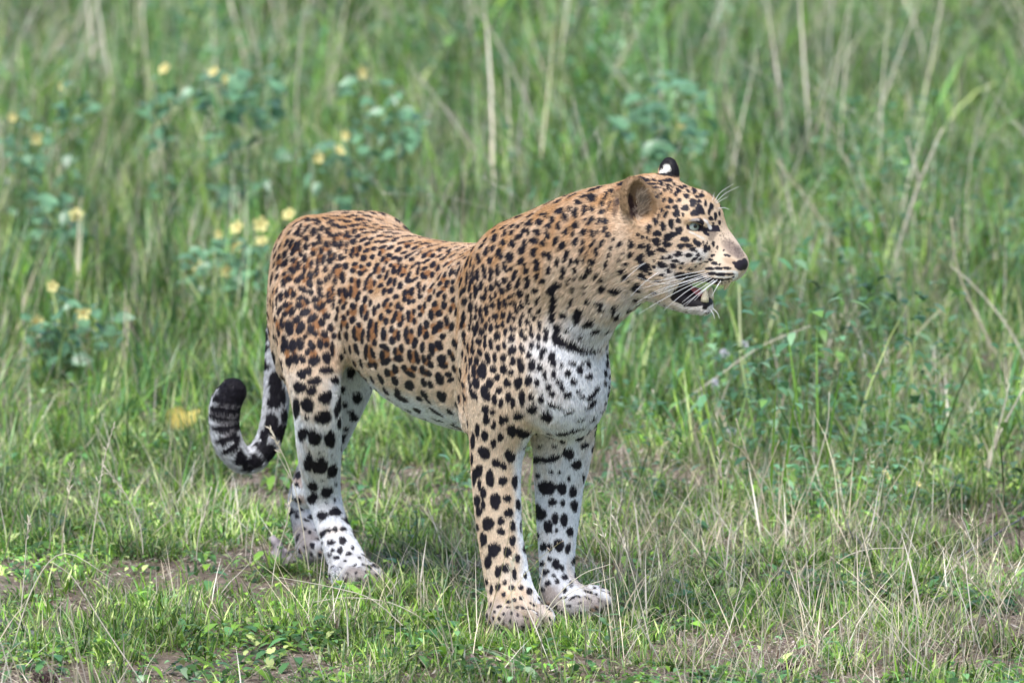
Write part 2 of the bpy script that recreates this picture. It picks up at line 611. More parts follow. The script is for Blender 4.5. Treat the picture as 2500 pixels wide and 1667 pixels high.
put("tall_grass", 7000, (-2.2, 2.2, 3.0, 24.0), 6, tall_c, 9, .65, 1.1, lambda x, y: tallness(x, y) * shrubclear(x, y) * np.clip(.62 + 1.3 * fbm(x, y, 2.2, 61, 3), .08, 1), sfn=lambda x, y: (.5 + .5 * np.clip((y - 3.5) / 2.5, 0, 1)) * np.clip(1 + .6 * fbm(x, y, 2.2, 61, 2), .45, 1.6))
put("tall_dry_stems", 850, (-2.2, 2.2, 2.8, 18.0), 7, tstem_c, 7, .6, 1.0, lambda x, y: np.clip(tallness(x, y) + .06, 0, 1) * np.clip(.5 + fbm(x, y, 1.5, 54, 2), .1, 1) * shrubclear(x, y), tilt=.22)
put("leaf_litter", 9000, (-1.7, 1.7, -1.6, 5.0), 8, litter_c, 4, .6, 1.3, lambda x, y: np.clip(.6 + .8 * fbm(x, y, 3.3, 58, 2), .1, 1), tilt=.05)

# tufts standing against the paws
pq = []
rq = np.random.default_rng(88)
for a, b in ((.00, -.105), (.13, .0), (-.26, .40), (-.36, .70)):
    for _ in range(22):
        w = rq.uniform(-2.9, -.1)
        d = rq.uniform(.035, .10)
        pq.append((a + d * 1.25 * math.cos(w), b + d * math.sin(w)))
pq = np.array(pq)
scatter("paw_grass", np.stack([pq[:, 0], pq[:, 1], gz_(pq[:, 0], pq[:, 1]) - .002], 1), np.stack([rq.normal(0, .2, len(pq)), rq.normal(0, .2, len(pq)), rq.uniform(0, 6.28, len(pq))], 1), rq.uniform(.4, .85, len(pq)), short_c, 9, 3)
# ------------------------------------------------------------------ the leopard
# body frame: HD points from tail to head, LT to the animal's own left, on the ground between the forefeet
TH = math.radians(56)
HD = np.array([math.cos(TH), -math.sin(TH), 0.0])
LT = np.array([math.sin(TH), math.cos(TH), 0.0])
OB = np.array([.075, .04, 0.0])
UPZ = np.array([0, 0, 1.0])
DOWN = -UPZ


def B(s, l, z):
    return OB - s * HD + l * LT + z * UPZ


PH = math.radians(17)                       # the head is turned to the animal's left, almost to profile
HF = np.array([math.cos(PH), -math.sin(PH), 0])
HL = np.array([math.sin(PH), math.cos(PH), 0])


def HY(px):
    return -.13 - (px - 1560) / 1389 * math.tan(PH)


def H(px, py, lat=0.0):
    """A point of the head: on its midline where the photograph shows (px, py), then lat metres to its left."""
    return P(px, py, HY(px)) + HL * lat


def HS(px, py, sd, lat):
    """A point lat metres off the head's midline; the near one (sd = -1) shows at (px, py), the far one is its mirror image."""
    m = P(px, py, HY(px + 403 * lat) - .956 * lat) + HL * lat
    return m + HL * lat * sd


PRIMS = []


def add(kind, k, fn, lo, hi, op='add', **at):
    PRIMS.append(dict(kind=kind, k=k, fn=fn, lo=np.array(lo), hi=np.array(hi), op=op,
                      at=dict(dict(flow=DOWN, white=.2, spc=30, len=.012, big=0.0), **at)))


def ell(c, rad, axes, k=.02, op='add', **at):
    """Ellipsoid: centre, three radii along three axes."""
    c = np.asarray(c, float)
    A = np.array([unit(a) for a in axes])
    rad = np.asarray(rad, float)

    def fn(p):
        q = (p - c) @ A.T.astype(np.float32)
        k0 = np.sqrt(((q / rad) ** 2).sum(1)) + 1e-9
        k1 = np.sqrt(((q / rad ** 2) ** 2).sum(1)) + 1e-9
        return k0 * (k0 - 1) / k1
    ext = np.sqrt(((A * rad[:, None]) ** 2).sum(0))
    add('ell', k, fn, c - ext, c + ext, op, **at)


def chain(pts, k=.02, m=5, op='add', flat=None, flowsign=1, **at):
    """Sphere-swept curve; rows (x, y, z, r). flat=(axis, f): thickness along axis times f."""
    A = crom(pts, m)
    C = A[:, :3]
    r = A[:, 3]
    if flat:
        ax, f = unit(flat[0]), flat[1]
        S = np.eye(3) + np.outer(ax, ax) * (1 / f - 1)
    else:
        S = np.eye(3)
        f = 1
    CS = C @ S.T

    def fn(p):
        q = p @ S.T.astype(np.float32)
        best = np.full(len(q), 9., np.float32)
        for i in range(len(CS) - 1):
            a, b = CS[i], CS[i + 1]
            ab = b - a
            t = np.clip(((q - a) @ ab) / (ab @ ab + 1e-12), 0, 1)
            d = np.sqrt(((q - a - t[:, None] * ab) ** 2).sum(1)) - (r[i] + (r[i + 1] - r[i]) * t)
            np.minimum(best, d, out=best)
        return best * min(1, f) if f < 1 else best
    e = np.max(r) * max(1, f)
    fl = unit(C[-1] - C[0]) * flowsign
    at = dict(dict(flow=fl), **at)
    add('chain', k, fn, C.min(0) - e, C.max(0) + e, op, **at)


def pxchain(rows, **kw):
    """rows of (px, py, depth y, r in pixels)"""
    chain([(*P(a, b, y), RP(r, y)) for a, b, y, r in rows], **kw)


# torso: barrel of elliptical sections along the spine  (s, top, bottom, half width)
TS = np.array([(0, .672, .36, .092), (.07, .680, .335, .112), (.15, .668, .322, .140), (.25, .652, .316, .147), (.36, .644, .322, .143), (.46, .645, .344, .130),
               (.55, .655, .385, .115), (.64, .658, .43, .108), (.71, .650, .45, .095), (.76, .62, .48, .08)])
TD = np.array([np.interp(np.linspace(0, len(TS) - 1, 60), np.arange(len(TS)), TS[:, i]) for i in range(4)]).T
_k = np.hanning(9)
_k /= _k.sum()
TD2 = TD.copy()
for i in (1, 2, 3):
    TD2[:, i] = np.convolve(np.pad(TD[:, i], 4, 'edge'), _k, 'valid')


def torso_fn(p):
    v = p - OB
    s = -(v @ HD)
    l = v @ LT
    sc = np.clip(s, TD2[0, 0], TD2[-1, 0])
    top = np.interp(sc, TD2[:, 0], TD2[:, 1])
    bot = np.interp(sc, TD2[:, 0], TD2[:, 2])
    a = np.interp(sc, TD2[:, 0], TD2[:, 3])
    cz = top * .48 + bot * .52
    dz = v[:, 2] - cz
    b = np.where(dz > 0, top - cz, cz - bot)
    w = (s - sc) / .07
    # sides fuller below the middle, narrower along the spine
    a = a * (1 - .16 * np.clip(dz / b, 0, 1.2))
    q = np.sqrt((l / a) ** 2 + (dz / b) ** 2 + w * w)
    return ((q - 1) * np.minimum(a, b)).astype(np.float32)


add('torso', .02, torso_fn, B(.4, 0, .5) - [.5, .6, .2], B(.4, 0, .5) + [.5, .6, .2], flow=unit(-HD + .45 * DOWN), white=.16, spc=26, len=.009, big=.9)

ell(B(.125, -.088, .50), (.085, .042, .135), (HD, LT, UPZ), k=.07, flow=unit(-HD + .5 * DOWN), white=.12, spc=27, len=.009, big=.6)
ell(B(.125, .088, .50), (.085, .042, .135), (HD, LT, UPZ), k=.07, flow=unit(-HD + .5 * DOWN), white=.12, spc=27, len=.009, big=.6)
# rump and haunches
ell(B(.672, 0, .57), (.138, .118, .094), (HD, LT, UPZ), k=.03, flow=unit(-HD + .6 * DOWN), white=.08, spc=24, len=.012, big=.25)
ell(B(.655, -.078, .54), (.108, .058, .118), (HD, LT, unit(UPZ + .15 * HD)), k=.04, flow=unit(DOWN - .5 * HD), white=.1, spc=25, len=.012, big=.25)      # near haunch
ell(B(.655, .062, .54), (.105, .056, .118), (HD, LT, UPZ), k=.035, flow=unit(DOWN - .5 * HD), white=.15, spc=25, len=.012, big=.2)
# near hind leg
pxchain([(762, 740, .50, 98), (762, 840, .46, 86), (766, 930, .43, 66), (775, 1010, .44, 58), (779, 1090, .48, 54), (784, 1165, .53, 46), (793, 1215, .545, 40),
         (808, 1270, .53, 38), (828, 1325, .50, 41), (850, 1375, .48, 46), (864, 1398, .46, 47)], k=.03, flow=DOWN, white=.15, spc=44, len=.011)
ell(P(748, 1190, .575), (.022, .026, .036), (HD, LT, UPZ), k=.02, white=.8, spc=30, len=.010)                                                      # heel
ell(P(724, 800, .55), (.06, .045, .11), (HD, LT, UPZ), k=.04, flow=unit(DOWN - .3 * HD), white=.12, spc=26, len=.011)                             # back of the thigh
for dx, dy, dd in ((-36, 1400, .455), (-12, 1408, .425), (20, 1410, .42), (44, 1402, .435)):
    ell(P(864 + dx, dy, dd), (.032, .0122, .022), (unit(HD + .35 * RGT), LT, UPZ), k=.005, flow=unit(HD + .5 * DOWN), white=.75, spc=14, len=.007)
# far hind leg, stretched back
pxchain([(850, 850, .62, 88), (848, 930, .60, 64), (828, 1000, .62, 52), (792, 1090, .69, 44), (752, 1180, .80, 38), (738, 1225, .83, 34), (744, 1280, .81, 31),
         (757, 1320, .78, 36), (768, 1338, .75, 36)], k=.03, flow=DOWN, white=.8, spc=40, len=.011)
for dx, dd in ((-22, .75), (-4, .725), (18, .72), (36, .735)):
    ell(P(770 + dx, 1343, dd), (.030, .013, .02), (HD, LT, UPZ), k=.007, flow=unit(HD + .5 * DOWN), white=.75, spc=14, len=.007)

# shoulder, upper arm and chest
ell(P(1232, 735, -.005), (.08, .048, .128), (HD, LT, unit(UPZ - .18 * HD)), k=.065, flow=unit(DOWN - .35 * HD), white=.06, spc=23, len=.010, big=.05)    # near scapula
ell(P(1232, 880, -.032), (.084, .056, .14), (HD, LT, UPZ), k=.06, flow=unit(DOWN - .15 * HD), white=.12, spc=24, len=.010)                        # near upper arm
ell(P(1338, 640, .10), (.065, .040, .085), (HD, LT, unit(UPZ - .2 * HD)), k=.025, flow=unit(DOWN - .3 * HD), white=.06, spc=23, len=.010)
ell(P(1385, 900, .06), (.065, .045, .13), (HD, LT, UPZ), k=.03, flow=DOWN, white=.4, spc=25, len=.010)
ell(P(1357, 880, -.045), (.078, .088, .125), (HD, LT, UPZ), k=.035, flow=DOWN, white=1.0, spc=20, len=.013)                                        # chest
ell(P(1391, 940, -.03), (.06, .07, .09), (HD, LT, UPZ), k=.03, flow=DOWN, white=1.1, spc=20, len=.013)
# near foreleg
pxchain([(1222, 960, -.03, 84), (1216, 1050, -.02, 72), (1211, 1140, -.012, 62), (1214, 1220, -.01, 58), (1220, 1300, -.01, 55), (1231, 1370, -.012, 55), (1243, 1430, -.015, 57),
         (1257, 1478, -.03, 58)], k=.03, flow=DOWN, white=.36, spc=34, len=.009)
ell(P(1160, 1010, .04), (.028, .026, .04), (HD, LT, UPZ), k=.025, white=.3, spc=25, len=.010)                                                      # elbow
ell(P(1263, 1482, -.045), (.048, .040, .028), (unit(HD + .35 * RGT), unit(LT - .2 * HD), UPZ), k=.02, flow=unit(HD + .4 * DOWN), white=.5, spc=16, len=.007)
for px_, py_, dd in ((1216, 1502, -.07), (1251, 1512, -.10), (1290, 1511, -.105), (1325, 1499, -.085)):
    ell(P(px_, py_ + 4, dd), (.034, .0128, .021), (unit(HD + .4 * RGT), LT, UPZ), k=.005, flow=unit(HD + .7 * DOWN), white=.55, spc=12, len=.006)
# far foreleg
pxchain([(1376, 1000, .055, 84), (1374, 1090, .07, 74), (1366, 1170, .08, 62), (1362, 1260, .085, 53), (1360, 1330, .085, 46), (1360, 1390, .085, 43), (1366, 1435, .08, 48),
         (1376, 1460, .07, 48)], k=.025, flow=DOWN, white=1.0, spc=34, len=.009)
ell(P(1398, 1462, .055), (.044, .036, .026), (unit(RGT * .75 + .5 * HD), unit(LT - .5 * HD), UPZ), k=.018, flow=unit(RGT + .4 * DOWN), white=.6, spc=16, len=.007)
for px_, py_, dd in ((1400, 1481, .02), (1432, 1475, .025), (1453, 1463, .045), (1452, 1453, .07)):
    ell(P(px_, py_, dd), (.032, .0125, .019), (unit(RGT * .75 + .5 * HD), unit(LT - .6 * HD), UPZ), k=.005, flow=unit(RGT + .6 * DOWN), white=.65, spc=12, len=.006)

# neck
NF = unit(P(1300, 720, .0) - P(1570, 560, -.13))
pxchain([(1290, 700, .02, 150), (1345, 668, -.02, 158), (1415, 625, -.07, 150), (1490, 590, -.11, 138), (1560, 565, -.13, 118)], k=.035, flow=unit(NF + .25 * DOWN), white=.1, spc=25, len=.013)
pxchain([(1390, 790, -.05, 92), (1450, 735, -.10, 78), (1520, 695, -.13, 62), (1590, 670, -.14, 48)], k=.035, flow=unit(NF + .5 * DOWN), white=.95, spc=34, len=.016)   # throat

# head
HR = (HF, HL, UPZ)
BACKF = unit(-HF + .15 * UPZ)
ell(H(1600, 533), (.078, .070, .076), HR, k=.03, flow=BACKF, white=.1, spc=16, len=.007)
ell(H(1688, 536), (.056, .050, .052), HR, k=.02, flow=unit(-HF + .5 * UPZ), white=.15, spc=14, len=.006)
ell(H(1703, 520), (.028, .042, .030), HR, k=.018, flow=unit(-HF + .6 * UPZ), white=.15, spc=13, len=.006)
for sd in (-1, 1):
    ell(HS(1612, 628, sd, .036), (.062, .032, .062), (unit(HF - .12 * UPZ), HL, unit(UPZ + .12 * HF)), k=.03, flow=unit(-HF + .1 * DOWN), white=.15, spc=17, len=.009)
    ell(HS(1682, 612, sd, .036), (.040, .022, .034), HR, k=.02, flow=unit(-HF + .1 * UPZ), white=.5, spc=14, len=.006)      # cheekbone
    ell(HS(1693, 538, sd, .042), (.024, .016, .0105), (unit(HF - .35 * UPZ), HL, unit(UPZ + .35 * HF)), k=.008, flow=unit(-HF + .4 * UPZ), white=.3, spc=13, len=.005)   # brow
    ell(HS(1752, 656, sd, .021), (.042, .021, .029), (unit(HF - .1 * UPZ), HL, UPZ), k=.014, flow=unit(-HF + .12 * DOWN), white=.75, spc=11, len=.004)               # whisker pad
chain([(*H(1690, 566), .045), (*H(1736, 590), .036), (*H(1768, 613), .0285), (*H(1794, 632), .0185)], k=.018, flat=(HL, .92), flow=BACKF, white=.45, spc=11, len=.0025)
ell(H(1804, 640), (.0155, .021, .0165), (unit(HF + .2 * UPZ), HL, UPZ), k=.008, flow=BACKF, white=.0, spc=90, len=.0)      # nose
ell(H(1675, 645), (.05, .036, .030), HR, k=.02, flow=BACKF, white=.5, spc=14, len=.006)
# lower jaw
chain([(*H(1612, 688), .034), (*H(1650, 716), .027), (*H(1690, 737), .0195), (*H(1718, 744), .0165)], k=.014, flat=(HL, 1.45), flow=unit(-HF + .2 * DOWN), white=1.0, spc=13, len=.008)
# mouth, open on both sides, closed by tongue and flesh along the middle
for sd in (-1, 1):
    chain([(*HS(1668, 698, sd, .042), .009), (*HS(1685, 707, sd, .040), .0155), (*HS(1712, 712, sd, .036), .0175), (*HS(1742, 712, sd, .034), .013)], k=.004, op='sub', flat=(HL, 1.6))
chain([(*H(1712, 714), .006), (*H(1732, 713), .0105), (*H(1762, 716), .012), (*H(1800, 722), .018)], k=.004, op='sub', flat=(HL, 3.2))
# eye sockets
for sd in (-1, 1):
    ell(HS(1696, 556, sd, .060), (.0135, .022, .0085), (unit(HF - .35 * UPZ), HL, unit(UPZ + .35 * HF)), k=.004, op='sub')
# nostril
for sd in (-1, 1):
    ell(HS(1797, 646, sd, .018), (.009, .006, .0035), (unit(HF - .3 * UPZ), HL, unit(UPZ + .3 * HF)), k=.003, op='sub')

# ears: cups
EN = unit(np.array([.42, -.86, .12]))         # the near ear opens towards the camera and a little forward
EU = unit(np.array([-.12, 0, 1.0]) - EN * (np.array([-.12, 0, 1.0]) @ EN))
ES = np.cross(EU, EN)
ec = HS(1552, 492, -1, .066)
ell(ec, (.020, .0425, .0285), (EN, EU, ES), k=.010, flow=EU, white=.0, spc=200, len=.011)
ell(ec + EN * .015 - EU * .002 + ES * .004, (.024, .038, .0245), (EN, EU, ES), k=.006, op='sub')
FN = unit(np.array([.70, .70, .05]))          # the far ear shows its back
FU = unit(np.array([.22, .05, 1.0]) - FN * (np.array([.22, .05, 1.0]) @ FN))
FS = np.cross(FU, FN)
fc = P(1633, 432, -.10)
ell(fc, (.016, .034, .0215), (FN, FU, FS), k=.010, flow=FU, white=.0, spc=200, len=.005)
ell(fc + FN * .012, (.013, .027, .0165), (FN, FU, FS), k=.005, op='sub')

# tail
TAIL = [(770, 600, .70, 42), (715, 660, .73, 38), (690, 760, .73, 33), (680, 850, .72, 31), (676, 940, .72, 31), (668, 1030, .72, 31), (645, 1092, .72, 30), (605, 1122, .71, 31), (568, 1098, .70, 33),
        (549, 1045, .70, 35), (550, 990, .70, 37), (567, 958, .70, 33)]
pxchain(TAIL, k=.016, m=4, flow=DOWN, white=.85, spc=46, len=.014)
TAILP = crom([(*P(a, b, y), r) for a, b, y, r in TAIL], 6)[:, :3]


def axis_grid(lo, hi, flo, fhi, c, f):
    a = [lo]
    while a[-1] < hi:
        x = a[-1]
        a.append(x + (f if flo < x < fhi else c))
    return np.array(a, np.float32)


GX = axis_grid(-.60, .45, .17, .45, .0042, .0022)
GY = axis_grid(-.34, 1.0, -.33, -.02, .0046, .0026)
GZ = axis_grid(-.03, .875, .59, .875, .0044, .0023)
FD = np.full((len(GX), len(GY), len(GZ)), .3, np.float32)
PAD = .03
for pr in PRIMS:
    lo, hi = pr['lo'] - PAD - pr['k'], pr['hi'] + PAD + pr['k']
    i0, i1 = np.searchsorted(GX, [lo[0], hi[0]])
    j0, j1 = np.searchsorted(GY, [lo[1], hi[1]])
    k0, k1 = np.searchsorted(GZ, [lo[2], hi[2]])
    if i0 >= i1 or j0 >= j1 or k0 >= k1:
        continue
    blk = FD[i0:i1, j0:j1, k0:k1]
    g = np.stack(np.meshgrid(GX[i0:i1], GY[j0:j1], GZ[k0:k1], indexing='ij'), -1).reshape(-1, 3)
    d = pr['fn'](g).astype(np.float32).reshape(blk.shape)
    kk = pr['k']
    if pr['op'] == 'add':
        hh = np.clip(.5 + .5 * (blk - d) / kk, 0, 1)
        blk[...] = blk + (d - blk) * hh - kk * hh * (1 - hh)
    else:
        hh = np.clip(.5 - .5 * (blk + d) / kk, 0, 1)
        blk[...] = blk + (-d - blk) * hh + kk * hh * (1 - hh)


def surface_nets(D, gx, gy, gz):
    ins = D < 0
    s = ins[:-1, :-1, :-1].astype(np.int8)
    for a, b, c in ((1, 0, 0), (0, 1, 0), (0, 0, 1), (1, 1, 0), (1, 0, 1), (0, 1, 1), (1, 1, 1)):
        s += ins[a or None:None if a else -1, b or None:None if b else -1, c or None:None if c else -1] if False else \
            ins[a:ins.shape[0] - 1 + a, b:ins.shape[1] - 1 + b, c:ins.shape[2] - 1 + c]
    I, J, K = np.nonzero((s > 0) & (s < 8))
    cor = [(a, b, c) for a in (0, 1) for b in (0, 1) for c in (0, 1)]
    val = {q: D[I + q[0], J + q[1], K + q[2]] for q in cor}
    pos = {q: np.stack([gx[I + q[0]], gy[J + q[1]], gz[K + q[2]]], 1) for q in cor}
    acc = np.zeros((len(I), 3))
    cnt = np.zeros(len(I))
    for q in cor:
        for ax in range(3):
            if q[ax] == 0:
                q2 = tuple(1 if t == ax else q[t] for t in range(3))
                v0, v1 = val[q], val[q2]
                m = (v0 < 0) != (v1 < 0)
                t = np.where(m, v0 / np.where(m, v0 - v1, 1), 0)
                acc += np.where(m[:, None], pos[q] + (pos[q2] - pos[q]) * t[:, None], 0)
                cnt += m
    V = acc / cnt[:, None]
    vid = np.full(s.shape, -1, np.int32)
    vid[I, J, K] = np.arange(len(I))
    Qs = []
    for ax in range(3):
        sl0 = [slice(None)] * 3
        sl1 = [slice(None)] * 3
        sl0[ax] = slice(0, -1)
        sl1[ax] = slice(1, None)
        A, Bm = ins[tuple(sl0)], ins[tuple(sl1)]
        e = np.nonzero(A != Bm)
        u, w = [t for t in range(3) if t != ax]
        if ax == 1:
            u, w = w, u
        idx = list(e)

        def at(du, dw):
            q = [idx[0].copy(), idx[1].copy(), idx[2].copy()]
            q[u] += du
            q[w] += dw
            return vid[q[0], q[1], q[2]]
        quad = np.stack([at(-1, -1), at(0, -1), at(0, 0), at(-1, 0)], 1)
        fl = Bm[e] & ~A[e]
        quad[fl] = quad[fl][:, ::-1]
        Qs.append(quad)
    return V, np.vstack(Qs)


BV, BQ = surface_nets(FD, GX, GY, GZ)
del FD


def keep_largest(V, Q):
    lab = np.arange(len(V))
    for _ in range(400):
        m = lab[Q].min(1)
        new = lab.copy()
        for c in range(4):
            np.minimum.at(new, Q[:, c], m)
        new = new[new]
        if (new == lab).all():
            break
        lab = new
    main = np.bincount(lab[Q[:, 0]]).argmax()
    Q = Q[lab[Q[:, 0]] == main]
    used = np.unique(Q)
    mp = np.full(len(V), -1)
    mp[used] = np.arange(len(used))
    return V[used], mp[Q]


BV, BQ = keep_largest(BV, BQ)


def nb_avg(V, Q):
    n = len(V)
    acc = np.zeros((n, 3))
    cnt = np.zeros(n)
    for a, b in ((0, 1), (1, 2), (2, 3), (3, 0)):
        i, j = Q[:, a], Q[:, b]
        for c in range(3):
            acc[:, c] += np.bincount(i, V[j, c], n) + np.bincount(j, V[i, c], n)
        cnt += np.bincount(i, minlength=n) + np.bincount(j, minlength=n)
    return acc / np.maximum(cnt, 1)[:, None]


for it in range(3):
    BV = BV + .5 * (nb_avg(BV, BQ) - BV)
    BV = BV - .52 * (nb_avg(BV, BQ) - BV)


def vnormals(V, Q):
    n1 = np.cross(V[Q[:, 2]] - V[Q[:, 0]], V[Q[:, 3]] - V[Q[:, 1]])
    N = np.zeros_like(V)
    for c in range(3):
        for k in range(Q.shape[1]):
            N[:, c] += np.bincount(Q[:, k], n1[:, c], len(V))
    return N / (np.linalg.norm(N, axis=1)[:, None] + 1e-12)


BN = vnormals(BV, BQ)

# attributes blended from the parts each point lies on
KEYS = ('flow', 'white', 'spc', 'len', 'big')
AW = np.full(len(BV), 1e-9)
AT = {'flow': np.zeros((len(BV), 3)), 'white': np.zeros(len(BV)), 'spc': np.zeros(len(BV)), 'len': np.zeros(len(BV)), 'big': np.zeros(len(BV))}
for pr in PRIMS:
    if pr['op'] != 'add':
        continue
    m = np.nonzero(((BV > pr['lo'] - .05) & (BV < pr['hi'] + .05)).all(1))[0]
    if not len(m):
        continue
    d = np.maximum(pr['fn'](BV[m].astype(np.float32)), 0)
    w = np.exp(-(d / .022))
    AW[m] += w
    for kx in KEYS:
        v = pr['at'][kx]
        if kx == 'flow':
            AT[kx][m] += w[:, None] * v
        else:
            AT[kx][m] += w * v
for kx in KEYS:
    AT[kx] = AT[kx] / (AW[:, None] if kx == 'flow' else AW)

# one subdivision (Catmull-Clark) so that the coat's markings have crisp edges in the skin too
def subdivide(V, Q, attrs):
    nv = len(V)
    E = np.vstack([Q[:, [0, 1]], Q[:, [1, 2]], Q[:, [2, 3]], Q[:, [3, 0]]])
    E = np.sort(E, 1)
    key = E[:, 0].astype(np.int64) * nv + E[:, 1]
    uk, inv = np.unique(key, return_inverse=True)
    e0, e1 = uk // nv, uk % nv
    Fp = V[Q].mean(1)
    nf = len(Q)
    fidx = np.tile(np.arange(nf), 4)
    ecnt = np.bincount(inv)
    Ef = np.stack([np.bincount(inv, Fp[fidx, c]) for c in range(3)], 1) / ecnt[:, None]
    mid = (V[e0] + V[e1]) / 2
    Ep = (mid + Ef) / 2
    vc = np.bincount(Q.ravel(), minlength=nv)
    Fa = np.stack([np.bincount(Q.ravel(), np.repeat(Fp[:, c], 4), nv) for c in range(3)], 1) / vc[:, None]
    ec = np.bincount(e0, minlength=nv) + np.bincount(e1, minlength=nv)
    Ea = np.stack([np.bincount(e0, mid[:, c], nv) + np.bincount(e1, mid[:, c], nv) for c in range(3)], 1) / ec[:, None]
    n = ec[:, None]
    Vp = (Fa + 2 * Ea + (n - 3) * V) / n
    V2 = np.vstack([Vp, Ep, Fp])
    ei = inv.reshape(4, nf).T + nv
    fi = np.arange(nf) + nv + len(uk)
    Q2 = np.vstack([np.stack([Q[:, a], ei[:, a], fi, ei[:, (a + 3) % 4]], 1) for a in range(4)])
    out = {}
    for k_, v in attrs.items():
        out[k_] = np.concatenate([v, (v[e0] + v[e1]) / 2, v[Q].mean(1)])
    return V2, Q2, out


SV, SQ, SA = subdivide(BV, BQ, AT)
SN = vnormals(SV, SQ)

# ---- the coat: list of marks, each a patch lying on the skin
BVH = BVHTree.FromPolygons([Vector(v) for v in BV], BQ.tolist())
MARKS = []      # (layer, centre, normal, D1, D2, colour, edge, wobble, phases, bound, opacity, kind)
BLACK = (.013, .011, .018)  # slightly blue: the sky's reflection is put into the colour
BROWN = (.31, .145, .06)


def add_mark(c, n, A1, A2, col, layer, edge=.14, wob=.16, op=1.0, kind='col'):
    g11, g12, g22 = A1 @ A1, A1 @ A2, A2 @ A2
    det = g11 * g22 - g12 * g12
    if det < 1e-16:
        return
    D1 = (g22 * A1 - g12 * A2) / det
    D2 = (g11 * A2 - g12 * A1) / det
    MARKS.append((layer, np.array(c), np.array(n), D1, D2, col, edge, wob, R.uniform(0, 6.28, 4), 1.35 * max(math.sqrt(g11), math.sqrt(g22)), op, kind))


def hit(px, py):
    d = Vector(ray(px, py)).normalized()
    loc, n, idx, dist = BVH.ray_cast(Vector(CAM), d)
    if loc is None:
        return None
    return np.array(loc), np.array(n), dist


def pmark(px, py, rx, ry, ang=0, col=BLACK, layer=3, steep=.4, **kw):
    """A mark of the photograph: where it lies on the animal, its half axes in photo pixels, turned by ang (degrees, clockwise)."""
    h_ = hit(px, py)
    if h_ is None:
        return
    c, n, dist = h_
    vd = unit(c - CAM)
    if n @ vd > 0:
        n = -n
    den = min(n @ vd, -steep)

    def tang(dx, dy):
        w = (dx * RGT - dy * UPV) / 1250 * .06 * dist
        return w - vd * ((w @ n) / den)
    ca, sa = math.cos(math.radians(ang)), math.sin(math.radians(ang))
    add_mark(c, n, tang(rx * ca, rx * sa), tang(-ry * sa, ry * ca), col, layer, **kw)


def zmarks(rows, x0, y0, sc, grow=1.0, **kw):
    for r in rows:
        a = r[4] if len(r) > 4 else 0
        pmark(x0 + r[0] / sc, y0 + r[1] / sc, r[2] / sc * grow, r[3] / sc * grow, a, **kw)


